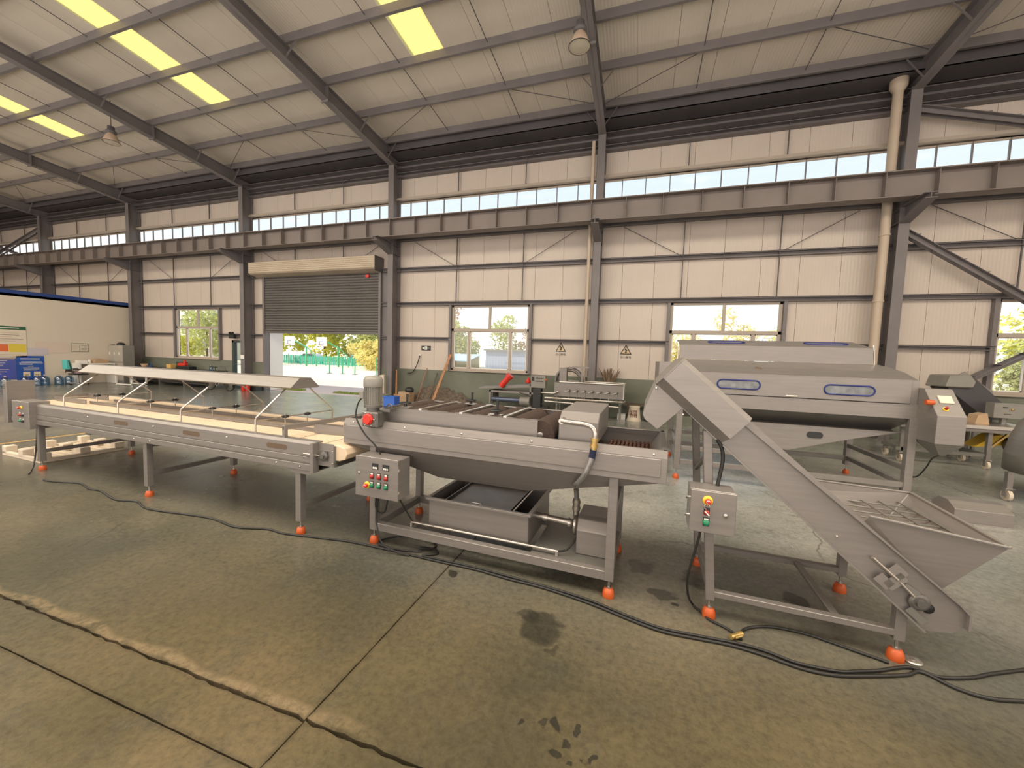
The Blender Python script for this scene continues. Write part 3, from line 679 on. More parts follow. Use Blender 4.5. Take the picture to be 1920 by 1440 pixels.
# control box and drive cover
cb_ = B(-0.41, 0.03, -0.11, 0.09, 0.58, 0.945).build('control_box', STEEL, t, 0.004)
estop(cb_, -0.16, -0.11, 0.86, 0.024)
for x, z, m in ((-0.20, 0.76, DRED), (-0.12, 0.76, BLACKP), (-0.20, 0.68, GREENP), (-0.12, 0.68, BLACKP)):
    MB().lathe([(0.018, 0), (0.018, 0.006), (0.013, 0.007), (0.013, 0.02), (0, 0.02)], (x, -0.11, z), 14, '-y').build('selector_knob', m, cb_)
    B(x - 0.012, x + 0.012, -0.113, -0.11, z + 0.02, z + 0.034).build('legend_strip', WHITE, cb_)
dc = B(-0.80, -0.70, -0.06, 0.215, 0.60, 1.185).build('drive_cover', STEEL, t, 0.004)
B(-0.70, -0.6, 0.0, 0.2, 0.66, 0.90).build('cover_bracket', STEEL, dc)
for k in range(3): B(-0.785, -0.74, -0.062, -0.059, 1.13 - 0.025 * k, 1.14 - 0.025 * k).build('vent_slot', BLACKP, dc)
# cables hanging from the control box (moves with the box)
MB().tube(spline([(0.05 - 0.15, 0.0, 0.585), (-0.10, -0.005, 0.45), (-0.10, -0.02, 0.25), (-0.05, -0.06, 0.09), (0.08, -0.13, 0.03), (0.16, -0.18, 0.012)], 5), 0.009, 7).build('power_lead', BLACKR, t)

# ================================================================== ROLLER BRUSH WASHER (centre)
t = thing('roller_washer', 'stainless roller brush washer with brown brush rolls, motor and hose, in the middle', 'machine', (-2.253, 2.935, 0), -1.6)
for x in (0.0, 2.12):
    for y in (0.0, 0.74): leg(t, x, y, 0.13, 0.93); foot(t, x, y, 0.13, 1.05)
    rail(t, (x, 0.03, 0.165), (x, 0.71, 0.165), 0.05, 0.07, 'base_rail'); rail(t, (x, 0.03, 0.60), (x, 0.71, 0.60), 0.04, 0.04)
for y in (0.0, 0.74): rail(t, (0.03, y, 0.165), (2.09, y, 0.165), 0.06, 0.07, 'base_rail')
B(1.50, 2.09, 0.03, 0.71, 0.195, 0.203).build('pump_shelf', STEELD, t)
# trough with raised panel, folded rim
def wallbox(x0, x1, y0, y1, z0, z1, w):
    m = MB(); m.box(x0, x1, y0, y0 + w, z0, z1).box(x0, x1, y1 - w, y1, z0, z1).box(x0, x0 + w, y0 + w, y1 - w, z0, z1).box(x1 - w, x1, y0 + w, y1 - w, z0, z1); return m
tr = wallbox(-0.307, 2.47, -0.06, 0.80, 0.915, 1.095, 0.012)
tr.prism([(-0.06, 1.093), (-0.035, 1.143), (-0.01, 1.143), (-0.01, 1.137), (-0.03, 1.137), (-0.048, 1.093)], 'x', -0.307, 2.47)
tr.prism([(0.80, 1.093), (0.80, 1.143), (0.75, 1.143), (0.75, 1.137), (0.788, 1.137), (0.788, 1.093)], 'x', -0.307, 2.47)
tr.box(2.44, 2.47, -0.035, 0.80, 1.09, 1.143).box(-0.307, -0.28, -0.035, 0.80, 1.09, 1.143)
tr.build('trough', STEEL, t, 0.002)
B(-0.27, 2.43, -0.066, -0.06, 0.958, 1.085).build('raised_panel', STEEL, t, 0.004)
for x in (-0.2, 0.35, 0.9, 1.5, 2.38): bolt(t, x, -0.05, 1.112, 0.009)
hx = [(-0.295, 2.455), (0.55, 1.42)]
MB().hexa([(0.55, 0.20, 0.63), (1.40, 0.20, 0.63), (1.40, 0.55, 0.63), (0.55, 0.55, 0.63), (-0.295, -0.045, 0.918), (2.455, -0.045, 0.918), (2.455, 0.785, 0.918), (-0.295, 0.785, 0.918)]).build('collecting_hull', STEEL, t)
# roller cage
MB().box(0.065, 1.513, 0.05, 0.058, 1.112, 1.262).box(0.065, 1.513, 0.05, 0.085, 1.255, 1.262).build('cage_side', STEEL, t, 0.002)
MB().box(0.065, 1.60, 0.742, 0.75, 1.112, 1.262).box(0.065, 1.60, 0.715, 0.75, 1.255, 1.262).build('cage_side', STEEL, t, 0.002)
B(0.065, 0.075, 0.05, 0.75, 1.112, 1.262).build('cage_end', STEEL, t)
roll0 = None
for k in range(8):
    x = 0.135 + 0.2 * k; r = 0.098 if k < 7 else 0.115
    if k == 0 or k == 7:
        o = MB().cyl((0, 0.065, 0), (0, 0.735, 0), r, n=24).build('brush_roll', BRUSH, t); roll0 = o if k == 0 else roll0
        MB().cyl((0, 0.055, 0), (0, 0.745, 0), 0.025, n=10).build('shaft', CHROME, o)
        o.location = (x, 0, 1.172 if k < 7 else 1.145)
    else:
        o = inst(roll0, 'brush_roll', t, (x, 0, 1.172))
        inst(roll0.children[0], 'shaft', o)
for x in (0.435, 0.835, 1.235):
    MB().box(x - 0.014, x + 0.014, 0.05, 0.75, 1.257, 1.272).box(x - 0.002, x + 0.002, 0.06, 0.74, 1.17, 1.257).build('divider_bar', STEELB, t)
hw0 = None
for x, y in ((0.22, 0.14), (1.12, 0.14), (0.62, 0.69)):
    if hw0 is None:
        hw0 = MB().torus((0, 0, 0.02), 0.048, 0.008, 'z', 20, 6).box(-0.045, 0.045, -0.006, 0.006, 0.014, 0.026).cyl((0, 0, -0.02), (0, 0, 0.03), 0.016, n=10).build('hand_wheel', BLACKP, t)
        hg = MB().cyl((0.0, 0.03, 0.025), (0.0, 0.03, 0.10), 0.010, 0.013, n=10).build('crank_grip', BLACKP, hw0); hw0.location = (x, y, 1.28)
        hb = B(-0.06, 0.06, -0.03, 0.03, -0.022, -0.012).build('wheel_bracket', STEELB, hw0)
    else:
        o = inst(hw0, 'hand_wheel', t, (x, y, 1.28)); inst(hg, 'crank_grip', o); inst(hb, 'wheel_bracket', o)
# spray box
MB().prism([(0.04, 1.125), (0.04, 1.285), (0.125, 1.348), (0.73, 1.36), (0.75, 1.345), (0.75, 1.125)], 'x', 1.685, 1.985).build('spray_box', STEEL, t, 0.006)
# infeed chain with wavy links
B(1.60, 2.43, 0.0, 0.78, 1.0, 1.006).build('trough_bed', BRUSH, t)
for k in range(11):
    x = 2.03 + 0.034 * k
    MB().tube([(x + 0.014 * math.sin(j * PI / 2 + 0.5), 0.02 + 0.76 * j / 40, 1.015 + 0.012 * math.cos(j * PI / 2)) for j in range(41)], 0.008, 5).build('wavy_link', BRUSHL, t)
MB().hexa([(2.36, 0.0, 1.01), (2.375, 0.0, 1.01), (2.375, 0.78, 1.01), (2.36, 0.78, 1.01), (2.43, -0.03, 1.14), (2.445, -0.03, 1.14), (2.445, 0.79, 1.14), (2.43, 0.79, 1.14)]).build('infeed_chute', STEEL, t)
# gear motor standing on the left corner
g = MB().box(-0.045, 0.125, -0.13, 0.02, 1.098, 1.235).build('gearbox', GEARG, t, 0.010)
MB().lathe([(0.052, 0), (0.052, 0.012), (0.042, 0.02), (0.042, 0.03), (0, 0.03)], (0.03, -0.13, 1.17), 8, '-y', False).build('output_cap', RED, g)
for k in range(6):
    a = k * PI / 3; bolt(g, 0.03 + 0.062 * math.cos(a), -0.13, 1.17 + 0.062 * math.sin(a), 0.006)
MB().cyl((0.02, -0.055, 1.235), (0.02, -0.055, 1.275), 0.055, n=18).cyl((0.02, -0.055, 1.268), (0.02, -0.055, 1.285), 0.078, n=18).build('motor_flange', GEARG, g)
mo = MB().cyl((0.02, -0.055, 1.285), (0.02, -0.055, 1.455), 0.07, n=24)
for k in range(24):
    a = 2 * PI * k / 24; c, s = math.cos(a), math.sin(a)
    mo.bar((0.02 + 0.074 * c, -0.055 + 0.074 * s, 1.295), (0.02 + 0.074 * c, -0.055 + 0.074 * s, 1.45), 0.004, 0.012, (c, s, 0))
mo = mo.build('motor', MOTORG, t)
MB().lathe([(0.082, 1.45), (0.084, 1.46), (0.084, 1.515), (0.068, 1.54), (0, 1.545)], (0.02, -0.055, 0), 24).build('fan_cowl', MOTORG, mo)
B(-0.10, -0.05, -0.10, -0.01, 1.34, 1.41).build('terminal_box', MOTORG, mo, 0.005)
MB().box(0.13, 0.20, -0.06, 0.02, 1.235, 1.262).torus((0.175, -0.03, 1.275), 0.028, 0.006, 'y', 16, 6, 0, PI).build('lifting_eye', GEARG, t)
MB().tube(spline([(-0.09, -0.075, 1.345), (-0.115, -0.10, 1.28), (-0.10, -0.13, 1.17), (0.0, -0.14, 1.04), (0.09, -0.12, 0.95), (0.14, -0.10, 0.865)], 6), 0.007, 7).build('motor_lead', BLACKR, t)
# control box on the left leg
cb_ = B(-0.03, 0.40, -0.20, -0.035, 0.52, 0.862).build('control_box', STEEL, t, 0.004)
B(-0.034, 0.404, -0.212, -0.20, 0.516, 0.866).build('box_door', STEEL, cb_, 0.003)
for x in (0.175, 0.283):
    o = B(x - 0.031, x + 0.031, -0.217, -0.212, 0.765, 0.815).build('meter_window', BLACKP, cb_)
    for k in range(3): B(x - 0.022 + 0.017 * k, x - 0.010 + 0.017 * k, -0.2185, -0.217, 0.770, 0.786).build('meter_digit', WHITE, o)
for k in range(3):
    x = 0.142 + 0.072 * k
    pbutton(cb_, x, -0.212, 0.700, DRED, 0.015); pbutton(cb_, x, -0.212, 0.622, GREENP, 0.014)
estop(cb_, 0.093, -0.212, 0.618, 0.030)
for z in (0.78, 0.59): MB().cyl((0.405, -0.20, z - 0.012), (0.405, -0.20, z + 0.012), 0.008, n=8).build('hinge', CHROME, cb_)
MB().lathe([(0.012, 0), (0.012, 0.006), (0, 0.007)], (0.005, -0.212, 0.715), 10, '-y').build('lock', CHROME, cb_)
MB().tube(spline([(0.10, -0.10, 0.52), (0.09, -0.10, 0.40), (0.115, -0.09, 0.34), (0.18, -0.09, 0.35), (0.215, -0.10, 0.45), (0.22, -0.10, 0.52)], 5), 0.007, 7).build('hanging_lead', BLACKR, cb_)
MB().tube(spline([(0.125, -0.10, 0.52), (0.11, -0.10, 0.40), (0.12, -0.12, 0.25), (0.20, -0.15, 0.10), (0.32, -0.12, 0.03), (0.45, -0.10, 0.010)], 6), 0.007, 7).build('hanging_lead', BLACKR, cb_)
# cable conduit to the pump
MB().cyl((0.37, 0.045, 0.24), (1.72, 0.045, 0.24), 0.011, n=10).box(0.365, 0.385, 0.03, 0.06, 0.20, 0.235).box(1.70, 1.72, 0.03, 0.06, 0.20, 0.235).build('conduit', CHROME, t)
MB().tube(spline([(0.30, -0.08, 0.52), (0.33, 0.0, 0.37), (0.38, 0.045, 0.245)], 6), 0.007, 7).build('conduit_lead', BLACKR, t)
MB().tube(spline([(1.72, 0.045, 0.24), (1.78, 0.08, 0.25), (1.82, 0.14, 0.29), (1.84, 0.20, 0.33)], 6), 0.008, 7).build('conduit_lead', BLACKR, t)
# water tank with filter screen
tk = wallbox(0.515, 1.45, 0.10, 0.80, 0.203, 0.468, 0.008).box(0.515, 1.45, 0.10, 0.80, 0.203, 0.21)
tk.box(0.49, 1.475, 0.075, 0.108, 0.455, 0.475).box(0.49, 1.475, 0.792, 0.825, 0.455, 0.475).box(0.49, 0.523, 0.108, 0.792, 0.455, 0.475).box(1.442, 1.475, 0.108, 0.792, 0.455, 0.475)
tk = tk.build('water_tank', STEEL, t, 0.002)
B(0.64, 1.27, 0.112, 0.79, 0.425, 0.431).box(0.64, 0.65, 0.112, 0.79, 0.425, 0.45).box(1.26, 1.27, 0.112, 0.79, 0.425, 0.45).build('filter_screen', mat('dull_screen', (0.14, 0.13, 0.125), 0.32, 0.6, 0.3, 7), tk)
for x in (1.29,): B(x, x + 0.012, 0.112, 0.79, 0.44, 0.452).build('screen_rail', STEELB, tk)
MB().tube([(0.86, 0.15, 0.432), (0.86, 0.15, 0.47), (1.00, 0.15, 0.47), (1.00, 0.15, 0.432)], 0.004, 6).build('screen_handle', STEELB, tk)
# pump: suction pipe, volute, motor cover, riser hose
MB().cyl((1.45, 0.33, 0.38), (1.78, 0.33, 0.365), 0.030, n=16).cyl((1.52, 0.33, 0.377), (1.56, 0.33, 0.375), 0.040, n=16).build('suction_pipe', CHROME, t)
pm = MB().lathe([(0.045, -0.06), (0.045, -0.02), (0.085, -0.012), (0.092, 0.0), (0.085, 0.022), (0.03, 0.03)], (1.80, 0.33, 0.365), 24, 'x').cyl((1.80, 0.33, 0.43), (1.80, 0.33, 0.48), 0.026, n=14).build('pump', CHROME, t)
MB().prism([(0.14, 0.205), (0.14, 0.40), (0.19, 0.475), (0.24, 0.49), (0.48, 0.49), (0.52, 0.46), (0.52, 0.205)], 'x', 1.84, 2.08).build('motor_cover', STEEL, t, 0.006)
MB().tube(spline([(1.80, 0.33, 0.47), (1.80, 0.32, 0.60), (1.80, 0.26, 0.70), (1.81, 0.12, 0.77), (1.86, -0.04, 0.83), (1.92, -0.10, 0.92), (1.95, -0.105, 1.0), (1.965, -0.10, 1.05)], 7), 0.021, 12).build('riser_hose', mat('braided_hose', (0.27, 0.26, 0.25), 0.35, 0.5, 0.25, 60), t)
MB().cyl((1.80, 0.33, 0.48), (1.80, 0.325, 0.58), 0.030, n=14).cyl((1.80, 0.33, 0.49), (1.80, 0.33, 0.515), 0.034, n=10).cyl((1.80, 0.327, 0.545), (1.80, 0.326, 0.565), 0.034, n=10).build('hose_clamp', CHROME, t)
MB().cyl((1.962, -0.09, 1.035), (1.975, -0.10, 1.115), 0.024, n=12).build('rubber_sleeve', mat('navy_rubber', (0.012, 0.018, 0.05), 0.5), t)
MB().cyl((1.975, -0.10, 1.11), (1.98, -0.10, 1.19), 0.021, n=12).cyl((1.976, -0.10, 1.13), (1.978, -0.10, 1.15), 0.029, n=8).cyl((1.979, -0.10, 1.175), (1.98, -0.10, 1.195), 0.029, n=8).build('hose_coupling', GOLD, t)
MB().tube(spline([(1.72, -0.02, 1.285), (1.80, -0.045, 1.285), (1.90, -0.075, 1.285), (1.955, -0.092, 1.272), (1.98, -0.10, 1.235), (1.981, -0.10, 1.185)], 6), 0.019, 12).cyl((1.72, 0.05, 1.285), (1.72, -0.035, 1.285), 0.022, n=12).build('spray_feed_pipe', CHROME, t)

# ================================================================== INCLINED ELEVATOR WITH HOPPER (right)
t = thing('inclined_elevator', 'stainless inclined elevator with hooded head, feed hopper and small control box, at the right', 'conveyor', (0.544, 2.897, 0), -1.5)
leg(t, 0.0, 0.0, 0.13, 1.30, 0.055, -0.085); leg(t, 0.0, 0.74, 0.13, 1.30, 0.055, -0.085)
leg(t, 1.02, 0.0, 0.13, 0.33, 0.055); leg(t, 1.02, 0.74, 0.13, 0.40, 0.055)
for x in (0.0, 1.02):
    for y in (0.0, 0.74): foot(t, x, y, 0.13, 1.05)
for y in (0.0, 0.74): rail(t, (0.02, y, 0.175), (1.0, y, 0.175), 0.05, 0.04)
rail(t, (0.0, 0.03, 0.175), (0.0, 0.71, 0.175), 0.04, 0.04); rail(t, (0.72, 0.03, 0.175), (0.72, 0.71, 0.175), 0.045, 0.03)
rail(t, (-0.075, 0.02, 1.12), (-0.06, 0.72, 0.85), 0.03, 0.03, 'diagonal_brace')
rail(t, (-0.01, 0.02, 0.25), (0.0, 0.72, 0.15), 0.02, 0.03, 'diagonal_brace')
YA, YB2 = -0.05, 0.78
outer = [(-0.40, 1.575), (-0.29, 1.70), (0.166, 1.379), (1.241, 0.435), (1.284, 0.385), (1.284, 0.300), (1.235, 0.255), (1.10, 0.240), (0.0, 1.215)]
for y in (YA, YB2):
    s = MB().prism(outer, 'y', y, y + 0.006).build('side_plate', STEEL, t)
    yo = y - 0.03 if y < 0.3 else y + 0.006
    d = Vector((0.751, 0, -0.660)); nn = Vector((0.660, 0, 0.751))
    f = MB()
    for p, q in (((-0.29, 1.70), (1.241, 0.435)), ((0.0, 1.215), (1.10, 0.240))):
        a = Vector((p[0], yo, p[1])); b = Vector((q[0], yo, q[1])); w = Vector((0, 0.036, 0)); h = (0.660 * 0.010, 0, 0.751 * 0.010); h = Vector(h)
        f.hexa([a, b, b + w, a + w, a + h, b + h, b + w + h, a + w + h])
    f.hexa([(1.241, yo, .435), (1.287, yo, .385), (1.287, yo + .036, .385), (1.241, yo + .036, .435), (1.248, yo, .442), (1.297, yo, .388), (1.297, yo + .036, .388), (1.248, yo + .036, .442)])
    f.box(1.284, 1.294, yo, yo + 0.036, 0.30, 0.388); f.build('edge_flange', STEEL, s)
# belt inside
MB().hexa([(-0.22, 0.0, 1.46), (1.16, 0.0, 0.30), (1.16, 0.76, 0.30), (-0.22, 0.76, 1.46), (-0.16, 0.0, 1.53), (1.22, 0.0, 0.37), (1.22, 0.76, 0.37), (-0.16, 0.76, 1.53)]).build('belt', BELT, t)
# head hood: bevelled cover
def inc(s, h, y): return (-0.281 + 0.751 * s - 0.660 * h, y, 1.757 - 0.660 * s - 0.751 * h)    # s along the slope, h below the top
prof = [(YB2 + 0.08, 0.02), (YB2 + 0.045, -0.03), (-0.085, -0.03), (-0.12, 0.0), (-0.12, 0.155), (-0.05, 0.215), (-0.044, 0.21), (-0.112, 0.148), (-0.112, 0.004), (-0.08, -0.022), (YB2 + 0.04, -0.022), (YB2 + 0.072, 0.024), (YB2 + 0.072, 0.15), (YB2 + 0.08, 0.15)]
hv = [inc(0.0, h, y) for y, h in prof] + [inc(0.555, h, y) for y, h in prof]; n = len(prof)
hd = MB().add(hv, [(i, (i + 1) % n, n + (i + 1) % n, n + i) for i in range(n)])
ca = [(-0.12, 0.0), (-0.12, 0.155), (-0.05, 0.215), (YB2 + 0.01, 0.215), (YB2 + 0.08, 0.15), (YB2 + 0.08, 0.02), (YB2 + 0.045, -0.03), (-0.085, -0.03)]
hd.add([inc(-0.006, h, y) for y, h in ca] + [inc(0.004, h, y) for y, h in ca], [tuple(range(8)), tuple(range(15, 7, -1))] + [(i, 8 + i, 8 + (i + 1) % 8, (i + 1) % 8) for i in range(8)])
hd.add([inc(0.545, h, y) for y, h in [(-0.12, 0.0), (-0.12, 0.05), (YB2 + 0.08, 0.05), (YB2 + 0.08, 0.02), (YB2 + 0.045, -0.03), (-0.085, -0.03)]], [tuple(range(5, -1, -1))])
hd.build('head_hood', STEEL, t)
# discharge chute
MB().prism([(-0.43, 1.595), (-0.50, 1.41), (-0.505, 1.375), (-0.49, 1.345), (-0.403, 1.28), (-0.262, 1.425), (-0.20, 1.50)], 'y', -0.044, 0.76).build('discharge_chute', STEEL, t, 0.003)
for x, z in ((-0.425, 1.57), (-0.245, 1.40)): bolt(t, x, -0.048, z, 0.009)
# feed hopper
def quad(mb, p, th):
    P = [Vector(v) for v in p]; nrm = (P[1] - P[0]).cross(P[3] - P[0]).normalized() * th
    return mb.hexa(P + [v + nrm for v in P])
hz = 0.765
rim = [(0.83, 0.0, 0.853), (1.46, 0.0, 0.78), (1.515, 0.985, 0.78), (0.90, 1.01, 0.79)]; base = [(0.79, 0.02, 0.77), (1.19, 0.03, 0.44), (1.19, 0.76, 0.44), (0.79, 0.76, 0.77)]
R4 = [Vector(v) for v in rim]; B4 = [Vector(b) for b in base]
hp_ = MB()
quad(hp_, [B4[0], B4[1], R4[1], R4[0]], -0.005); quad(hp_, [B4[1], B4[2], R4[2], R4[1]], -0.005); quad(hp_, [B4[2], B4[3], R4[3], R4[2]], -0.005)
hopper = hp_.build('feed_hopper', STEEL, t)
fr = MB()
for a, b in ((R4[0], R4[1]), (R4[1], R4[2]), (R4[2], R4[3])):
    o = (b - a).cross(Vector((0, 0, 1))).normalized() * 0.012; fr.hexa([a - o, b - o, b + o, a + o, a - o + Vector((0, 0, .012)), b - o + Vector((0, 0, .012)), b + o + Vector((0, 0, .012)), a + o + Vector((0, 0, .012))])
fr.build('hopper_rim', STEEL, hopper, 0.002)
for x in (1.15, 1.275, 1.41): MB().cyl((x, 1.08, 0.715), (x + 0.005, 0.10 + (x - 1.15) * 0.1, 0.72), 0.006, n=6).build('grid_rod', STEELD, hopper)
for y in (0.94, 0.82, 0.69, 0.56, 0.44, 0.31): MB().tube([(0.98, y, 0.71), (1.50, y, 0.71), (1.505, y, 0.66)], 0.006, 6).build('grid_rod', STEELD, hopper)
# take-up bearing
bk = MB().lathe([(0.050, 0), (0.050, 0.022), (0.036, 0.03), (0.022, 0.03), (0.022, 0.045), (0, 0.045)], (1.068, YA, 0.41), 20, '-y', False).build('bearing_block', GEARG, t)
MB().lathe([(0.030, 0), (0.030, 0.004), (0, 0.004)], (1.118, YA, 0.376), 18, '-y').build('slot_hole', BLACKP, bk)
MB().cyl((0.83, YA - 0.028, 0.635), (0.955, YA - 0.028, 0.525), 0.010, n=10).cyl((0.965, YA - 0.028, 0.515), (1.035, YA - 0.03, 0.445), 0.008, n=10).build('tension_screw', CHROME, bk)
MB().bar((0.925, YA - 0.03, 0.60), (0.985, YA - 0.03, 0.548), 0.06, 0.006, (0, 1, 0)).bar((0.862, YA - 0.03, 0.53), (0.925, YA - 0.03, 0.476), 0.06, 0.006, (0, 1, 0)).bar((0.91, YA - 0.03, 0.475), (0.985, YA - 0.03, 0.553), 0.06, 0.006, (0, 1, 0)).build('screw_bracket', STEEL, bk)
MB().bar((1.022, YA - 0.02, 0.362), (1.098, YA - 0.02, 0.296), 0.04, 0.008, (0, 1, 0)).build('slide_rail', STEELD, bk)
MB().bar((0.99, YA - 0.02, 0.50), (1.06, YA - 0.02, 0.455), 0.03, 0.012, (0, 1, 0)).build('slide_rail', STEELD, bk)
bolt(t, 0.66, YA, 0.72, 0.007)
# control box on the front leg
cb_ = B(-0.185, 0.075, -0.195, -0.035, 0.672, 0.945).build('control_box', STEEL, t, 0.003)
B(-0.182, 0.080, -0.212, -0.198, 0.670, 0.942).build('box_door', STEEL, cb_, 0.003)
estop(cb_, -0.083, -0.212, 0.882, 0.030)
o = B(-0.102, -0.068, -0.216, -0.212, 0.79, 0.835).build('selector_plate', BLACKP, cb_)
MB().lathe([(0.016, 0), (0.016, 0.012), (0, 0.012)], (-0.085, -0.216, 0.805), 14, '-y').build('selector_knob', DRED, o); MB().bar((-0.097, -0.232, 0.817), (-0.073, -0.232, 0.793), 0.007, 0.010, (0, 1, 0)).build('selector_lever', WHITE, o)
MB().torus((-0.085, -0.214, 0.84), 0.016, 0.004, 'y', 14, 5, 0.3, 4.5).build('key_ring', CHROME, o)
pbutton(cb_, -0.085, -0.212, 0.738, GREENP, 0.016)
MB().lathe([(0.013, 0), (0.013, 0.008), (0, 0.009)], (0.022, -0.212, 0.80), 10, '-y').build('lock', CHROME, cb_)
for z in (0.89, 0.775): MB().tube([(-0.183, -0.205, z), (-0.203, -0.205, z), (-0.203, -0.19, z - 0.012)], 0.007, 7).build('hinge', CHROME, cb_)
MB().tube(spline([(-0.045, -0.10, 0.672), (-0.042, -0.10, 0.645), (-0.03, -0.10, 0.638), (-0.012, -0.10, 0.645), (-0.01, -0.10, 0.672)], 5), 0.008, 7).build('lead_loop', BLACKR, cb_)
MB().tube(spline([(-0.012, -0.07, 0.945), (0.0, -0.06, 1.02), (0.012, -0.055, 1.12), (0.0, -0.052, 1.20), (-0.03, -0.05, 1.25)], 6), 0.012, 8).build('head_lead', BLACKR, cb_)
MB().tube(spline([(-0.10, -0.10, 0.672), (-0.103, -0.10, 0.60), (-0.125, -0.10, 0.48), (-0.155, -0.09, 0.30), (-0.14, -0.03, 0.14), (-0.10, 0.06, 0.03), (-0.06, 0.03, 0.011), (0.0, -0.055, 0.010), (0.08, -0.10, 0.010), (0.13, -0.14, 0.010), (0.15, -0.19, 0.012)], 6), 0.008, 7).build('supply_lead', BLACKR, cb_)

# ================================================================== COVERED DRUM WASHER (behind the elevator)
t = thing('drum_washer', 'large covered stainless drum washer with blue-edged windows and its rear lid open, behind the elevator', 'machine', (0.57, 6.3, 0))
XA, XB = -0.02, 2.80                                                  # local x of the body
for x in (0.035, 2.785):
    for y in (0.0, 1.5):
        leg(t, x, y, 0.15, 1.14, 0.085); foot(t, x, y, 0.15, 1.1)
    for z in (0.265, 0.475): rail(t, (x, 0.04, z), (x, 1.46, z), 0.05, 0.065)
for y in (0.0, 1.5):
    rail(t, (0.08, y, 0.265), (2.75, y, 0.265), 0.06, 0.07, 'base_rail')
    rail(t, (0.08, y, 0.475), (1.0, y, 0.475), 0.05, 0.06, 'base_rail')
B(XA, 2.82, -0.01, 0.0, 1.129, 1.312).box(XA, 2.82, -0.025, 0.0, 1.129, 1.145).build('body_band', STEEL, t)
B(XA, 2.82, 1.5, 1.51, 1.129, 1.312).build('body_band', STEEL, t)
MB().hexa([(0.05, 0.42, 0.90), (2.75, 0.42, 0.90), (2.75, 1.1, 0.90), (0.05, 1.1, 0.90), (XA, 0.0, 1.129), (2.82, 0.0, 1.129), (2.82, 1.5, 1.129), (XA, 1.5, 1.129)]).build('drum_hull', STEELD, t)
dc = MB().prism([(0.9, 0.93), (2.78, 0.93), (2.27, 0.80), (1.50, 0.56), (1.12, 0.56)], 'y', 0.12, 1.2).build('drain_chute', STEEL, t, 0.004)
MB().prism([(1.80 + 0.045 * math.cos(a) + (0.05 if math.cos(a) > 0 else -0.05), 0.805 + 0.045 * math.sin(a)) for a in [2 * PI * k / 20 for k in range(20)]], 'y', 0.112, 0.12).build('drain_opening', BLACKP, dc)
# end plates (gable shaped)
gable = [(0.0, 1.13), (0.0, 1.62), (0.30, 1.715), (0.75, 1.80), (1.2, 1.715), (1.5, 1.62), (1.5, 1.13)]
B(-0.29, XA, 0.0, 1.5, 1.13, 1.76).build('drive_end_box', STEEL, t, 0.004)
MB().prism(gable, 'x', 2.74, 2.82).build('end_plate', STEEL, t, 0.003)
# front lid: roof strips and hinged front with windows
MB().hexa([(XA, 0.0, 1.615), (2.745, 0.0, 1.615), (2.745, 0.30, 1.712), (XA, 0.30, 1.712), (XA, 0.0, 1.627), (2.745, 0.0, 1.627), (2.745, 0.30, 1.724), (XA, 0.30, 1.724)]).hexa([(XA, 0.304, 1.708), (2.745, 0.304, 1.708), (2.745, 0.75, 1.80), (XA, 0.75, 1.80), (XA, 0.304, 1.722), (2.745, 0.304, 1.722), (2.745, 0.75, 1.812), (XA, 0.75, 1.812)]).build('roof_sheet', STEEL, t)
lid = B(XA, 2.738, -0.022, -0.006, 1.322, 1.617).build('front_lid', STEEL, t, 0.004)
def stadium(cx, cz, w, h, n=8):
    r = h / 2
    return [(cx + w / 2 - r + r * math.cos(a), cz + r * math.sin(a)) for a in [-PI / 2 + PI * k / n for k in range(n + 1)]] + [(cx - w / 2 + r + r * math.cos(a), cz + r * math.sin(a)) for a in [PI / 2 + PI * k / n for k in range(n + 1)]]
def hatch(par, cx, cz, w, h, place):
    s = stadium(cx, cz, w, h); m = MB()
    m.tube([place(x, z, 0.004) for x, z in s] + [place(*s[0], 0.004)], 0.011, 6, False); g = m.build('blue_gasket', GASKET, par)
    v = [place(x, z, 0.0035) for x, z in s]; MB().add(v, [tuple(range(len(v)))]).build('pane', HATCH, g)
front = lambda x, z, o: (x, -0.022 - o, z)
hatch(lid, 0.785, 1.468, 0.54, 0.125, front); hatch(lid, 2.085, 1.459, 0.55, 0.125, front)
MB().tube([(1.38, -0.022, 1.345), (1.38, -0.05, 1.345), (1.50, -0.05, 1.345), (1.50, -0.022, 1.345)], 0.008, 7).build('lid_handle', WHITE, lid)
# rear lid swung open
v0, v1 = (0.05, 2.66)
rl = MB().box(v0, v1, 0.745, 0.757, 1.815, 2.04).hexa([(v0, 0.745, 2.04), (v1, 0.745, 2.04), (v1, 1.40, 2.16), (v0, 1.40, 2.16), (v0, 0.745, 2.052), (v1, 0.745, 2.052), (v1, 1.40, 2.172), (v0, 1.40, 2.172)]).build('rear_lid', STEEL, t)
up = lambda x, q, o: (x, 0.745 + q, 2.052 + q * 0.183 + o)
hatch(rl, 0.80, 0.36, 0.55, 0.22, up); hatch(rl, 2.20, 0.36, 0.57, 0.22, up)
MB().tube([up(1.40, 0.62, 0.0), up(1.40, 0.62, 0.05), up(1.54, 0.62, 0.05), up(1.54, 0.62, 0.0)], 0.008, 7).build('lid_handle', CHROME, rl)
for x in (v0 - 0.02, v1 + 0.03): MB().cyl((x, 0.76, 1.80), (x, 0.80, 2.02), 0.012, n=8).cyl((x, 0.79, 1.98), (x, 0.83, 2.10), 0.006, n=6).build('gas_strut', STEELB, rl)
MB().bar((1.05, 0.25, 1.715), (1.12, 0.23, 1.70), 0.05, 0.03).build('latch', SLOTB, t)
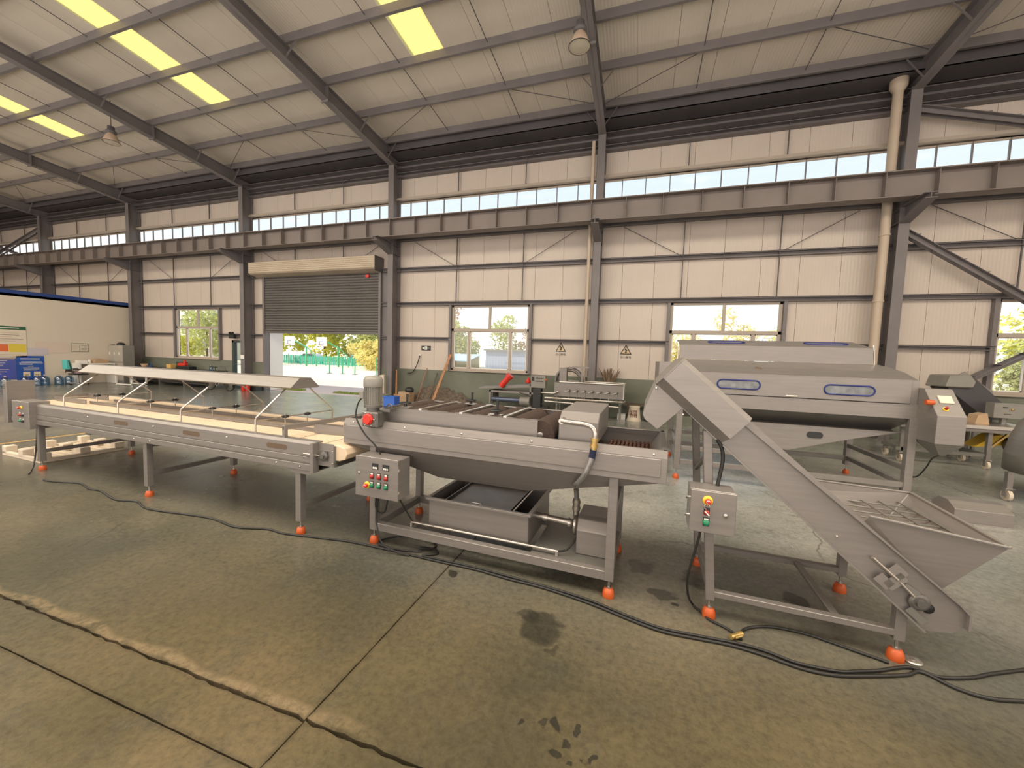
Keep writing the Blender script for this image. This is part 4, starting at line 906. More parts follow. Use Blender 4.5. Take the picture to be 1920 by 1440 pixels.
# control cabinet on the right end
cab = MB().prism([(0.0, 0.88), (0.0, 1.22), (0.27, 1.53), (0.40, 1.53), (0.40, 0.88)], 'x', 2.82, 3.09)
cab = cab.build('control_cabinet', STEEL, t, 0.004); cab.location.y = -0.37
MB().hexa([(2.93, 0.10, 0.73), (2.98, 0.10, 0.73), (2.98, 0.25, 0.73), (2.93, 0.25, 0.73), (2.82, 0.0, 0.88), (3.09, 0.0, 0.88), (3.09, 0.4, 0.88), (2.82, 0.4, 0.88)]).build('cabinet_funnel', STEELD, cab)
sl = lambda x, s, o: (x, 0.27 * s - 0.755 * o, 1.22 + 0.31 * s + 0.655 * o)
MB().hexa([sl(2.90, .45, .002), sl(3.03, .45, .002), sl(3.03, .72, .002), sl(2.90, .72, .002), sl(2.90, .45, .016), sl(3.03, .45, .016), sl(3.03, .72, .016), sl(2.90, .72, .016)]).build('touch_screen', CREAMP, cab)
es = MB().cyl(sl(2.925, .25, 0), sl(2.925, .25, .008), 0.028, n=20).build('emergency_stop', YELLOW, cab)
MB().cyl(sl(2.925, .25, .008), sl(2.925, .25, .04), 0.016, n=14).build('mushroom_head', DRED, es)
MB().cyl((2.82, 0.08, 1.37), (2.79, 0.08, 1.37), 0.028, n=16).cyl((2.79, 0.08, 1.37), (2.74, 0.08, 1.37), 0.034, 0.03, n=16).build('warning_beacon', ORANGE, cab)
MB().tube(spline([(3.0, 0.2, 0.74), (3.2, 0.5, 0.68), (3.5, 1.2, 0.5), (3.75, 1.75, 0.25), (3.8, 2.0, 0.05), (3.74, 2.05, 0.012)], 5), 0.010, 7).build('power_lead', BLACKR, cab)

# spare hood lying on the floor
o = MB().prism([(0.0, 0.0), (0.0, 0.155), (0.12, 0.225), (0.26, 0.225), (0.38, 0.14), (0.38, 0.0)], 'x', 0, 0.52).box(-0.02, 0.54, -0.03, 0.0, 0, 0.006).build('spare_hood', STEEL, None, 0.003)
o.location = (3.585, 5.84, 0); o.rotation_euler.z = math.radians(0); tag(o, 'loose stainless sheet hood lying on the floor behind the feed hopper', 'cover')

# ================================================================== MACHINES AT THE RIGHT EDGE
def caster(t, x, y, ztop, r=0.075):
    c = MB().cyl((x - 0.02, y, r), (x + 0.02, y, r), r, n=20).build('caster_wheel', CREAMP, t)
    MB().box(x - 0.035, x - 0.028, y - 0.03, y + 0.03, r - 0.02, r * 2 + 0.02).box(x + 0.028, x + 0.035, y - 0.03, y + 0.03, r - 0.02, r * 2 + 0.02).box(x - 0.05, x + 0.05, y - 0.05, y + 0.05, r * 2 + 0.015, r * 2 + 0.025).build('caster_fork', CHROME, c)
    MB().box(x - 0.03, x + 0.03, y - 0.03, y + 0.03, r * 2 + 0.025, ztop).build('leg', STEEL, t)
t = thing('sorting_table', 'low sorting table on cream caster wheels below the dark incline, right edge', 'table', (4.85, 9.3, 0))
for x, y in ((0.0, 0.05), (0.05, 0.62), (1.22, 0.0), (1.25, 0.62)): caster(t, x, y, 0.68)
B(-0.1, 1.9, -0.08, 0.70, 0.68, 0.74).build('table_frame', STEEL, t); B(-0.1, 1.9, -0.1, 0.72, 0.741, 0.80).build('table_edge', STEELB, t)
B(-0.1, 1.25, 0.0, 0.06, 0.22, 0.28).box(-0.02, 0.04, 0.0, 0.65, 0.22, 0.28).box(1.2, 1.25, 0.0, 0.65, 0.22, 0.28).build('base_rail', STEELD, t)
MB().prism([(1.15, 0.36), (1.62, 0.44), (1.55, 0.62), (1.42, 0.60)], 'y', 0.2, 0.5).build('yellow_guard', YELLOW, t)
mm = MB().cyl((1.55, 0.1, 0.46), (1.9, 0.1, 0.46), 0.13, n=20).build('motor', BLACKP, t); MB().cyl((1.52, 0.1, 0.46), (1.55, 0.1, 0.46), 0.085, n=18).build('pulley', GEARG, mm)
MB().bar((1.22, 0.02, 0.35), (1.5, 0.05, 0.66), 0.03).build('strut', GOLD, t)
bb = B(0.0, 0.42, 0.0, 0.2, 0.92, 1.19).build('control_box', MOTORG, t, 0.004); bb.location = (1.45, 0.32, 0); B(0.12, 0.19, -0.004, 0, 1.11, 1.13).build('badge', BLACKP, bb); B(0.14, 0.24, -0.004, 0, 0.99, 1.0).build('vent_slot', BLACKP, bb)
MB().lathe([(0.018, 0), (0.018, 0.02), (0, 0.02)], (0.25, 0, 1.09), 12, '-y').build('selector_knob', GOLD, bb); B(0.17, 0.23, 0.07, 0.13, 0.80, 0.92).build('post', STEELD, bb)
o = MB().prism([(0, 0.0), (0.20, 0.0), (0.16, 0.20), (0.03, 0.16)], 'y', 0, 0.22).build('carton', CARD); o.location = (5.98, 9.5, 0.801); tag(o, 'small open tan carton standing on the sorting table', 'carton')
t = thing('dark_incline', 'dark rubber incline conveyor climbing to the left beside the right edge window', 'conveyor', (6.15, 10.05, 0))
MB().prism([(-0.30, 1.42), (0.05, 1.68), (0.12, 1.62), (0.72, 0.98), (0.62, 0.84), (0.35, 0.84)], 'y', 0.0, 0.5).build('incline_body', mat('dark_conveyor', (0.055, 0.05, 0.055), 0.5), t)
MB().prism([(0.10, 1.66), (0.25, 1.76), (0.72, 1.36), (0.62, 1.10)], 'y', 0.51, 0.53).build('side_sheet', STEEL, t)
hd = MB().prism([(-0.36, 1.44), (-0.30, 1.68), (0.0, 1.70), (0.10, 1.56), (0.06, 1.44)], 'y', -0.06, 0.56).build('head_cover', MOTORG, t, 0.02)
for x, y in ((0.45, 0.05), (0.45, 0.45), (0.1, 0.05), (0.1, 0.45)): B(x, x + 0.05, y, y + 0.05, 0.0, 0.86).build('leg', STEELD, t)
t = thing('round_hopper', 'big rounded grey hopper on casters, cut off by the right picture edge', 'hopper', (5.70, 7.2, 0))
MB().lathe([(0.40, 0.34), (0.70, 0.38), (0.70, 0.62)], n=36).build('drum_base', MOTORG, t)
MB().lathe([(0.70, 0.62), (0.685, 0.70), (0.66, 0.86), (0.60, 1.05), (0.52, 1.18), (0.42, 1.24), (0.38, 1.24)], n=36).build('hopper_bowl', STEEL, t)
for a in (186, 300, 70): caster(t, 0.80 * math.cos(math.radians(a)), 0.66 * math.sin(math.radians(a)), 0.40)

# ================================================================== BACKGROUND WASHING LINE (at the wall, centre)
t = thing('washing_line', 'grey washing line with seven valves, wheel guard and red motor along the green dado', 'machine', (-4.6, 11.2, 0))
def bx(*a): return B(*a)
TX = 4.6
tk = B(TX - 2.35, TX - 0.39, 0.0, 0.75, 0.66, 1.06).build('long_tank', STEEL, t); MB().cyl((TX - 2.2, -0.01, 1.08), (TX - 0.36, -0.01, 1.08), 0.025, n=8).cyl((TX - 2.2, 0.76, 1.08), (TX - 0.36, 0.76, 1.08), 0.025, n=8).build('rim_pipe', STEELB, tk)
B(TX - 0.40, TX - 0.37, -0.02, 0.77, 0.66, 1.09).build('end_plate', STEELB, tk)
va = MB().lathe([(0.035, 0), (0.035, 0.05), (0.015, 0.06), (0, 0.06)], (0, 0, 0.845), 10, '-y').build('valve', GEARG, t); va.location.x = TX - 1.90
vl = MB().bar((0, -0.06, 0.85), (-0.12, -0.07, 0.81), 0.018).cyl((0.0, -0.02, 0.82), (0.0, -0.02, 0.62), 0.008, n=6).build('valve_lever', STEELB, va)
for k in range(1, 7):
    o = inst(va, 'valve', t, (TX - 1.90 + 0.222 * k, 0, 0)); inst(vl, 'valve_lever', o)
MB().tube([(TX - 2.6, -0.1, 0.60), (TX - 0.42, -0.1, 0.60), (TX - 0.36, -0.04, 0.60), (TX - 0.36, 0.1, 0.62)], 0.035, 8).build('manifold_pipe', CHROME, t)
MB().tube([(TX - 2.6, -0.12, 0.50), (TX - 0.5, -0.12, 0.46)], 0.03, 8).build('manifold_pipe', CHROME, t)
MB().tube([(TX - 2.75, -0.08, 0.74), (TX - 2.35, -0.08, 0.74), (TX - 2.2, -0.08, 0.80)], 0.03, 8).build('manifold_pipe', CHROME, t)
MB().box(TX - 2.95, TX - 2.72, -0.16, 0.1, 0.30, 0.86).box(TX - 2.9, TX - 2.5, -0.1, 0.1, 0.25, 0.32).build('pump_block', BLACKP, t)
pn_ = B(TX - 3.03, TX - 2.59, -0.15, 0.0, 0.88, 1.24).build('control_panel', MOTORG, t, 0.004)
B(TX - 3.0, TX - 2.93, -0.155, -0.15, 1.08, 1.20).build('panel_display', BLACKP, pn_)
for k in range(5):
    for z in (1.15, 1.06): B(TX - 2.88 + 0.05 * k, TX - 2.85 + 0.05 * k, -0.16, -0.15, z, z + 0.025).build('push_button', BLACKP, pn_)
MB().lathe([(0.03, 0), (0.03, 0.04), (0, 0.04)], (TX - 2.57, -0.12, 1.13), 12, '-y').build('warning_beacon', ORANGE, pn_)
wg = MB().torus((TX - 1.97, 0.2, 1.08), 0.40, 0.035, 'y', 24, 6, 0.0, PI).torus((TX - 1.97, 0.4, 1.08), 0.40, 0.035, 'y', 24, 6, 0.0, PI).build('wheel_guard', STEEL, t)
MB().torus((TX - 1.97, 0.3, 1.08), 0.32, 0.02, 'y', 24, 6, 0.0, PI).build('inner_wheel', STEELD, wg)
B(TX - 2.21, TX - 2.0, -0.02, 0.18, 1.08, 1.49).build('drive_housing', STEEL, t, 0.004)
B(TX - 1.6, TX - 1.55, 0.1, 0.15, 1.06, 1.54).box(TX - 1.86, TX - 1.38, 0.09, 0.16, 1.50, 1.545).build('t_post', STEEL, t)
B(TX - 1.80, TX - 1.62, -0.02, 0.12, 1.08, 1.14).build('bracket', STEELD, t)
MB().box(0.2, TX - 2.9, 0.0, 0.05, 0.66, 0.72).box(0.2, TX - 2.9, 0.6, 0.65, 0.66, 0.72).box(0.2, 0.26, 0.0, 0.65, 0.3, 0.72).box(TX - 3.1, TX - 3.05, 0.0, 0.65, 0.0, 0.9).build('feed_frame', STEEL, t)
MB().hexa([(-0.15, 0.0, 0.74), (1.5, 0.0, 0.86), (1.5, 0.6, 0.86), (-0.15, 0.6, 0.74), (-0.15, 0.0, 0.80), (1.5, 0.0, 0.95), (1.5, 0.6, 0.95), (-0.15, 0.6, 0.80)]).build('feed_conveyor', STEEL, t)
MB().cyl((0.32, -0.05, 0.46), (1.22, -0.05, 0.46), 0.07, n=14).build('blue_roller', mat('blue_steel_roller', (0.10, 0.12, 0.18), 0.3, 0.5), t)
MB().cyl((1.25, -0.10, 0.45), (1.55, -0.10, 0.45), 0.13, n=18).build('blower_drum', MOTORG, t)
rm = MB().cyl((0.60, -0.05, 0.86), (0.86, -0.05, 1.16), 0.09, n=14).cyl((0.84, -0.05, 1.14), (0.90, -0.05, 1.21), 0.12, n=14).build('red_motor', RED, t)
MB().lathe([(0.06, 0.98), (0.09, 1.02), (0.05, 1.10), (0.02, 1.14), (0.0, 1.18)], (1.42, 0.1, 0), 10).build('red_gear_cap', RED, t)
MB().tube(spline([(1.2, -0.08, 0.70), (1.5, -0.1, 0.62), (1.75, -0.1, 0.50), (2.1, -0.14, 0.30), (2.4, -0.16, 0.12)], 4), 0.012, 6).build('hose', BLACKR, t)
for x in (0.25, 1.45, TX - 2.3, TX - 0.5):
    for y in (0.05, 0.55): B(x, x + 0.05, y, y + 0.05, 0.0, 0.66).build('leg', STEELD, t)

# ceramic drum stool, white box and plank beside it
t = thing('drum_stool', 'cream drum stool with a dark red character, by the wall right of the washing line', 'stool', (-0.085, 11.92, 0))
MB().lathe([(0.205, 0.0), (0.21, 0.02), (0.19, 0.08), (0.165, 0.24), (0.155, 0.40), (0.165, 0.42), (0.16, 0.44), (0.0, 0.445)], n=28).build('stool_body', CREAMP, t)
text('福', 0.24, (-0.02, -0.178, 0.21), (PI / 2 - 0.11, 0, 0), mat('stool_print', (0.14, 0.03, 0.018), 0.6), t, 'painted_character')
o = B(-0.56, -0.33, 11.9, 12.15, 0, 0.17).build('white_box', WHITE, None, 0.004); tag(o, 'low white box on the floor left of the drum stool', 'box')
o = B(-0.38, 0.78, 12.16, 12.30, 0.44, 0.48).box(-0.3, -0.26, 12.18, 12.28, 0, 0.44).box(0.68, 0.72, 12.18, 12.28, 0, 0.44).build('narrow_bench', SLOTB); tag(o, 'narrow dark wooden bench standing behind the drum stool', 'bench')
o = MB().lathe([(0.10, 0), (0.11, 0.02), (0.11, 0.36), (0.05, 0.40), (0.05, 0.42), (0, 0.42)], (0.32, 12.0, 0), 16).build('dark_canister', BLACKP); tag(o, 'dark canister on the floor right of the drum stool', 'canister')

# ================================================================== WALL SIGNS
def warning_sign(x, z, label):
    t = thing('warning_sign', label, 'sign', (x, 12.497, z))
    MB().prism([(-0.175, -0.15), (0.175, -0.15), (0.0, 0.155)], 'y', -0.004, 0.0).build('black_border', BLACKP, t)
    MB().prism([(-0.128, -0.122), (0.128, -0.122), (0.0, 0.10)], 'y', -0.0055, -0.003).build('triangle_field', mat('sign_tan', (0.62, 0.47, 0.28), 0.6), t)
    MB().prism([(0.012, 0.085), (-0.05, -0.02), (-0.008, -0.02), (-0.022, -0.075), (-0.05, -0.07), (0.0, -0.112), (0.05, -0.07), (0.018, -0.068), (0.05, -0.002), (0.008, -0.002)][::-1], 'y', -0.007, -0.0052).build('bolt_symbol', BLACKP, t)
    text('当心触电', 0.085, (0, -0.001, -0.24), (PI / 2, 0, 0), BLACKP, t, 'sign_text')
warning_sign(-2.46, 2.13, 'triangular electric shock warning sign left of the slim drainpipe')
warning_sign(-0.43, 2.10, 'triangular electric shock warning sign right of the slim drainpipe')
t = thing('exit_sign', 'small black exit sign with white arrow and figure, right of the shutter door', 'sign', (-7.42, 12.497, 1.98))
B(-0.19, 0.19, -0.012, 0, -0.085, 0.085).build('sign_plate', BLACKP, t)
MB().prism([(-0.16, 0.0), (-0.115, 0.04), (-0.115, 0.018), (-0.075, 0.018), (-0.075, -0.018), (-0.115, -0.018), (-0.115, -0.04)], 'y', -0.0135, -0.012).build('arrow', WHITE, t)
rf = MB().prism([(-0.05, -0.06), (0.05, -0.06), (0.05, 0.065), (-0.05, 0.065)], 'y', -0.0135, -0.012).build('pictogram_field', WHITE, t)
MB().prism([(-0.012, 0.035), (0.014, 0.035), (0.014, 0.055), (-0.012, 0.055)], 'y', -0.015, -0.0135).bar((0.0, -0.0142, 0.03), (-0.01, -0.0142, -0.01), 0.02, 0.001, (0, 1, 0)).bar((-0.01, -0.0142, -0.01), (-0.035, -0.0142, -0.045), 0.012, 0.001, (0, 1, 0)).bar((-0.01, -0.0142, -0.01), (0.025, -0.0142, -0.048), 0.012, 0.001, (0, 1, 0)).bar((0, -0.0142, 0.025), (0.03, -0.0142, 0.0), 0.01, 0.001, (0, 1, 0)).build('running_figure', mat('sign_green', (0.01, 0.10, 0.06), 0.5), rf)
text('出口', 0.07, (0.12, -0.0125, 0), (PI / 2, 0, 0), mat('sign_grey_print', (0.35, 0.35, 0.33), 0.6), t, 'sign_text')
t = thing('wall_socket', 'small white wall socket with a black lead hanging below the exit sign', 'socket', (-7.66, 12.495, 1.70))
B(-0.045, 0.045, -0.03, 0, -0.06, 0.06).build('socket_plate', WHITE, t, 0.003); B(-0.025, 0.025, -0.06, -0.03, -0.04, 0.0).build('plug', BLACKP, t)
MB().tube(spline([(0, -0.06, -0.03), (-0.03, -0.08, -0.2), (-0.12, -0.12, -0.45), (-0.25, -0.14, -0.62), (-0.45, -0.13, -0.66)], 6), 0.016, 7).build('lead', BLACKR, t)

# tools, box and debris at the wall right of the shutter door
def tool(name, label, p, q, r, m, head=None, hm=None):
    t = thing(name, label, 'tool', p); d = Vector(q) - Vector(p)
    MB().cyl(Vector((0, 0, 0.0)) + d * 0.08, d, r, n=8).build('handle', m, t)
    if head: head.build('blade', hm, t)
tool('shovel', 'wooden shovel leaning on the steel column right of the shutter door', (-8.22, 11.85, 0), (-8.46, 12.2, 1.15), 0.03, WOOD, MB().hexa([(-0.13, -0.03, 0.0), (0.11, -0.05, 0.0), (0.11, -0.02, 0.0), (-0.13, 0.0, 0.0), (-0.14, 0.05, 0.30), (0.08, 0.03, 0.30), (0.08, 0.06, 0.30), (-0.14, 0.08, 0.30)]), WOOD)
tool('rake', 'thin reddish rake handle leaning on the dado, left of the dark one', (-7.47, 11.95, 0), (-7.31, 12.40, 1.25), 0.018, mat('reddish_wood', (0.34, 0.16, 0.10), 0.6), MB().box(-0.18, 0.18, -0.02, 0.02, 0.02, 0.05), SLOTB)
tool('broom', 'thin dark broom handle standing against the dado', (-6.98, 11.95, 0), (-6.90, 12.40, 1.10), 0.016, SLOTB, MB().hexa([(-0.15, -0.04, 0.0), (0.15, -0.04, 0.0), (0.15, 0.04, 0.0), (-0.15, 0.04, 0.0), (-0.10, -0.02, 0.14), (0.10, -0.02, 0.14), (0.10, 0.02, 0.14), (-0.10, 0.02, 0.14)]), BLACKP)
o = MB().bar((-6.74, 11.75, 0.02), (-6.32, 12.30, 1.78), 0.09, 0.03, (0, 1, 0)).build('timber_pole', WOOD); tag(o, 'long tan timber pole leaning on the wall left of the middle window', 'pole')
o = MB().hexa([(-7.93, 11.6, 0), (-7.53, 11.6, 0), (-7.53, 11.9, 0), (-7.93, 11.9, 0), (-7.95, 11.58, 0.43), (-7.51, 11.58, 0.41), (-7.51, 11.92, 0.41), (-7.95, 11.92, 0.43)]).build('cardboard_box', CARD); tag(o, 'tan cardboard box on the floor beside the shovel', 'box')
o = MB().lathe([(0.14, 0.0), (0.17, 0.05), (0.15, 0.13), (0.07, 0.19), (0.0, 0.20)], (0, 0, 0), 12)
o = o.build('black_bag', BLACKP); o.location = (-7.62, 11.76, 0.425); o.scale = (1.0, 0.8, 0.9); tag(o, 'crumpled black bag on top of the cardboard box', 'bag')
o = MB().lathe([(0.13, 0), (0.16, 0.30), (0.165, 0.31), (0.155, 0.31), (0.13, 0.05), (0, 0.04)], (-8.45, 11.65, 0), 18).build('grey_bucket', MOTORG); tag(o, 'grey bucket standing at the foot of the column by the shutter door', 'bucket')
o = MB().hexa([(-8.95, 11.8, 0), (-8.72, 11.8, 0), (-8.72, 11.95, 0), (-8.95, 11.95, 0), (-8.93, 11.82, 0.95), (-8.74, 11.82, 0.98), (-8.74, 11.93, 0.98), (-8.93, 11.93, 0.95)]).build('cream_sack', CREAMP, None, 0.02); tag(o, 'tall cream sack standing left of the column by the shutter door', 'sack')
t = thing('blue_crate', 'small blue plastic crate on the floor behind the geared motor', 'crate', (-7.95, 10.75, 0))
wallbox(0, 0.42, 0, 0.30, 0.0, 0.34, 0.012).box(0, 0.42, 0, 0.30, 0, 0.012).build('crate_body', BLUEB, t); MB().box(-0.015, 0.435, -0.015, 0.012, 0.30, 0.34).build('crate_rim', BLUEB, t)
hp3 = MB(); nx, ny = 30, 9; vs = []
for i in range(nx + 1):
    for j in range(ny + 1):
        u, v = i / nx, j / ny; x = -8.05 + 3.0 * u
        h = (0.66 * math.sin(min(1, u * 3.2) * PI / 2) * (1 - max(0, (u - 0.45) / 0.55)) ** 0.8) * (v ** 0.7)
        h = max(0.003, h + (random.random() - 0.5) * 0.16 * (1 if 0 < i < nx and j else 0))
        vs.append((x + random.uniform(-.04, .04), 11.93 + 0.49 * v, h if 0 < j else 0.0))
hp3.add(vs, [(i * (ny + 1) + j, (i + 1) * (ny + 1) + j, (i + 1) * (ny + 1) + j + 1, i * (ny + 1) + j + 1) for i in range(nx) for j in range(ny)])
o = hp3.build('debris_heap', mat('earth_debris', (0.16, 0.125, 0.095), 0.9, 0, 0.45, 14, 0.6, 30)); o['kind'] = 'stuff'; tag(o, 'heap of grey brown earth and scrap against the dado under the tools', 'debris')
o = MB()
for k in range(70):
    a = random.uniform(-1.3, 1.3); q = random.uniform(0.2, 0.6)
    o.add([(-0.02, 0, 0), (0.02, 0, 0), (math.sin(a) * q * 0.6 + 0.01, random.uniform(-.08, .08), q * 1.1), (math.sin(a) * q * 0.6 - 0.01, random.uniform(-.08, .08), q * 1.1)], [(0, 1, 2, 3)])
o = o.build('dry_twigs', mat('dry_straw', (0.30, 0.21, 0.14), 0.8)); o.location = (-0.86, 12.33, 0.85); o['kind'] = 'stuff'; tag(o, 'bundle of dry brown twigs stuck on the wall right of the middle column', 'twigs')

# ================================================================== OFFICE SIDE (far left)
def board(name, label, y0, y1, z0, z1, m, cat='poster', th=0.015):
    t = thing(name, label, cat, (-23.348, y0, z0)); B(0, th, 0, y1 - y0, 0, z1 - z0).build('board', m, t); return t
PB = mat('poster_blue', (0.02, 0.085, 0.36), 0.45); PB2 = mat('poster_violet_blue', (0.075, 0.10, 0.40), 0.45); PAPER = mat('poster_paper', (0.72, 0.62, 0.52), 0.6)
t = board('blue_poster', 'blue standing poster with white text lines and two pictures, beside the water bottles', 8.44, 9.19, 0.20, 1.18, PB)
def line(t, y, z, w, h, m=WHITE, th=0.017): return B(th - 0.003, th, y, y + w, z, z + h).build('print_line', m, t)
line(t, 0.11, 0.84, 0.52, 0.035); line(t, 0.12, 0.73, 0.56, 0.018); line(t, 0.07, 0.68, 0.64, 0.018); line(t, 0.08, 0.63, 0.34, 0.018)
line(t, 0.30, 0.55, 0.15, 0.025); line(t, 0.16, 0.49, 0.44, 0.015); line(t, 0.18, 0.44, 0.42, 0.013); line(t, 0.18, 0.40, 0.36, 0.013)
for y in (0.16, 0.45): line(t, y, 0.16, 0.19, 0.18, PAPER); line(t, y + 0.03, 0.19, 0.12, 0.05, CARD, 0.0185)
t = board('violet_poster', 'violet blue poster with pale text lines at the left picture edge', 7.2, 8.43, 0.25, 1.08, PB2)
for k in range(8): line(t, 0.25 + 0.03 * (k % 3), 0.72 - 0.085 * k, 0.75 - 0.08 * (k % 4), 0.016, PAPER)
line(t, 0.1, 0.79, 1.1, 0.02, YELLOW)
t = board('notice_board', 'pale notice board with green heading and orange and yellow blocks, above the posters', 7.0, 8.73, 1.12, 2.33, PAPER, 'board')
line(t, 0.0, 1.07, 1.73, 0.14, mat('heading_green', (0.035, 0.12, 0.06), 0.5)); line(t, 0.4, 1.12, 1.15, 0.03, WHITE, 0.0185)
line(t, 0.6, 0.22, 0.65, 0.28, mat('block_orange', (0.72, 0.16, 0.05), 0.5)); line(t, 1.26, 0.20, 0.46, 0.32, mat('block_yellow', (0.72, 0.56, 0.07), 0.5))
for k in range(5): line(t, 0.7 + 0.1 * (k % 2), 0.94 - 0.08 * k, 0.85 - 0.1 * (k % 3), 0.014, SLOTB if k % 2 else PVC)
for k in range(2): line(t, 0.65, 0.10 - 0.06 * k, 0.9, 0.014, PVC)
t = board('pale_notice', 'faint pinkish paper notice on the office wall, middle', 8.98, 9.95, 1.31, 1.76, mat('faint_pink', (0.66, 0.53, 0.45), 0.6), 'notice', 0.006)
t = board('violet_notice', 'faint lilac paper notice on the office wall above the blue poster', 8.75, 9.32, 1.22, 1.50, mat('faint_lilac', (0.56, 0.50, 0.55), 0.6), 'notice', 0.009)
t = board('whiteboard', 'small white notice board in thin frame above the desk', 10.0, 10.55, 1.38, 1.75, OFFICE, 'board', 0.02)
MB().box(0.018, 0.026, 0, 0.012, 0, 0.37).box(0.018, 0.026, 0.538, 0.55, 0, 0.37).box(0.018, 0.026, 0, 0.55, 0, 0.01).box(0.018, 0.026, 0, 0.55, 0.36, 0.37).box(0.018, 0.024, 0.27, 0.278, 0.01, 0.30).build('frame', GEARG, t)
for k in range(4): line(t, 0.33, 0.08 + 0.06 * k, 0.18, 0.012, GEARG, 0.022); line(t, 0.05, 0.10 + 0.05 * k, 0.18, 0.008, PVC, 0.022)
# water bottles
def bottle(x, y, label):
    t = thing('water_bottle', label, 'bottle', (x, y, 0), 0, 'water bottles by the office wall')
    MB().lathe([(0.12, 0.0), (0.135, 0.02), (0.135, 0.12), (0.128, 0.135), (0.135, 0.15), (0.135, 0.27), (0.10, 0.33), (0.045, 0.36), (0.03, 0.375), (0.03, 0.40)], n=18).build('bottle_body', BOTTLE, t)
    MB().cyl((0, 0, 0.38), (0, 0, 0.42), 0.034, n=12).build('cap', PVC, t)
for x, y, l in ((-23.1, 8.68, 'blue water bottle at the left end of the row under the blue poster'), (-22.95, 8.95, 'blue water bottle standing in front of the blue poster'), (-23.12, 9.22, 'blue water bottle at the right corner of the blue poster'),
                (-23.05, 9.60, 'blue water bottle of the pair right of the poster, left one'), (-23.0, 9.88, 'blue water bottle of the pair right of the poster, right one'), (-22.9, 8.1, 'blue water bottle under the violet poster')):
    bottle(x, y - 0.12, l)
# office chair with clothes
t = thing('office_chair', 'black mesh office chair with a turquoise cloth on its back, before the desk', 'chair', (-22.55, 9.85, 0))
MB().cyl((0, 0, 0.06), (0, 0, 0.42), 0.03, n=10).build('gas_column', CHROME, t)
for k in range(5):
    a = 2 * PI * k / 5; b_ = MB().bar((0, 0, 0.08), (0.28 * math.cos(a), 0.28 * math.sin(a), 0.06), 0.04, 0.03).build('base_arm', CHROME, t)
    MB().cyl((0.28 * math.cos(a) - .015, 0.28 * math.sin(a), 0.03), (0.28 * math.cos(a) + .015, 0.28 * math.sin(a), 0.03), 0.03, n=10).build('caster', BLACKP, b_)
B(-0.24, 0.24, -0.22, 0.24, 0.42, 0.48).build('seat', BLACKP, t, 0.02)
MB().hexa([(-0.22, -0.28, 0.55), (0.22, -0.28, 0.55), (0.22, -0.25, 0.55), (-0.22, -0.25, 0.55), (-0.20, -0.36, 1.02), (0.20, -0.36, 1.02), (0.20, -0.33, 1.02), (-0.20, -0.33, 1.02)]).build('backrest', BLACKP, t, 0.01)
for s in (-0.26, 0.26): MB().tube([(s, -0.26, 0.50), (s, -0.26, 0.66), (s, 0.12, 0.66), (s, 0.12, 0.48)], 0.016, 7).build('armrest', BLACKP, t)
o = MB().hexa([(-22.50, 9.60, 0.66), (-22.36, 9.60, 0.66), (-22.36, 9.64, 0.66), (-22.50, 9.64, 0.66), (-22.50, 9.47, 1.05), (-22.36, 9.47, 1.05), (-22.36, 9.53, 1.05), (-22.50, 9.53, 1.05)])
o = MB().hexa([(-22.72, 9.455, 0.66), (-22.38, 9.455, 0.66), (-22.38, 9.63, 0.66), (-22.72, 9.63, 0.66), (-22.72, 9.44, 1.03), (-22.38, 9.44, 1.03), (-22.38, 9.545, 1.035), (-22.72, 9.545, 1.035)]).build('turquoise_cloth', mat('turquoise_cloth', (0.10, 0.50, 0.46), 0.8), None, 0.01); tag(o, 'turquoise cloth draped over the back of the office chair', 'cloth')
cl_ = MB().lathe([(0.20, 0.0), (0.22, 0.05), (0.16, 0.11), (0.05, 0.13), (0, 0.13)], n=14).build('folded_clothes', mat('grey_pink_cloth', (0.30, 0.20, 0.20), 0.85, 0, 0.5, 9)); cl_.location = (-22.5, 9.82, 0.481); cl_.scale.y = 0.8; tag(cl_, 'crumpled grey and pink clothes on the seat of the office chair', 'clothes')
o = MB().lathe([(0.09, 0.0), (0.10, 0.04), (0.06, 0.10), (0, 0.11)], n=12).build('red_hat', RED); o.location = (-22.52, 10.05, 0.60); tag(o, 'red cap lying on the clothes at the office chair', 'cap')
# desk and locker
t = thing('white_desk', 'white writing desk against the office wall behind the chair', 'desk', (-23.30, 10.0, 0))
B(0, 0.62, 0, 1.15, 0.86, 0.89).build('desktop', WHITE, t); B(0.02, 0.60, 0.0, 0.03, 0, 0.86).box(0.02, 0.60, 1.12, 1.15, 0, 0.86).build('side_panel', WHITE, t); B(0.02, 0.04, 0.03, 1.12, 0.45, 0.86).build('back_panel', OFFICE, t)
o = MB().prism([(10.55, 0.891), (11.0, 0.891), (10.98, 1.03), (10.72, 1.10), (10.55, 1.02)], 'x', -23.2, -22.85).build('carton', CARD, None, 0.004); tag(o, 'open brown carton on the right end of the white desk', 'carton')
o = B(-23.2, -22.95, 10.05, 10.35, 0.891, 1.0).build('paper_stack', WHITE, None, 0.01); tag(o, 'pile of white paper on the left of the white desk', 'paper')
o = MB().lathe([(0.05, 0), (0.055, 0.10), (0.02, 0.16), (0, 0.17)], (-23.05, 10.45, 0.891), 12).build('desk_bottle', WHITE); tag(o, 'small white bottle beside the paper on the desk', 'bottle')
t = thing('steel_locker', 'grey steel locker with three doors at the corner by the office wall', 'locker', (-23.34, 11.25, 0))
B(0, 1.05, 0, 0.42, 0, 1.72).build('locker_body', MOTORG, t, 0.005)
LG = mat('locker_door_grey', (0.40, 0.36, 0.31), 0.45)
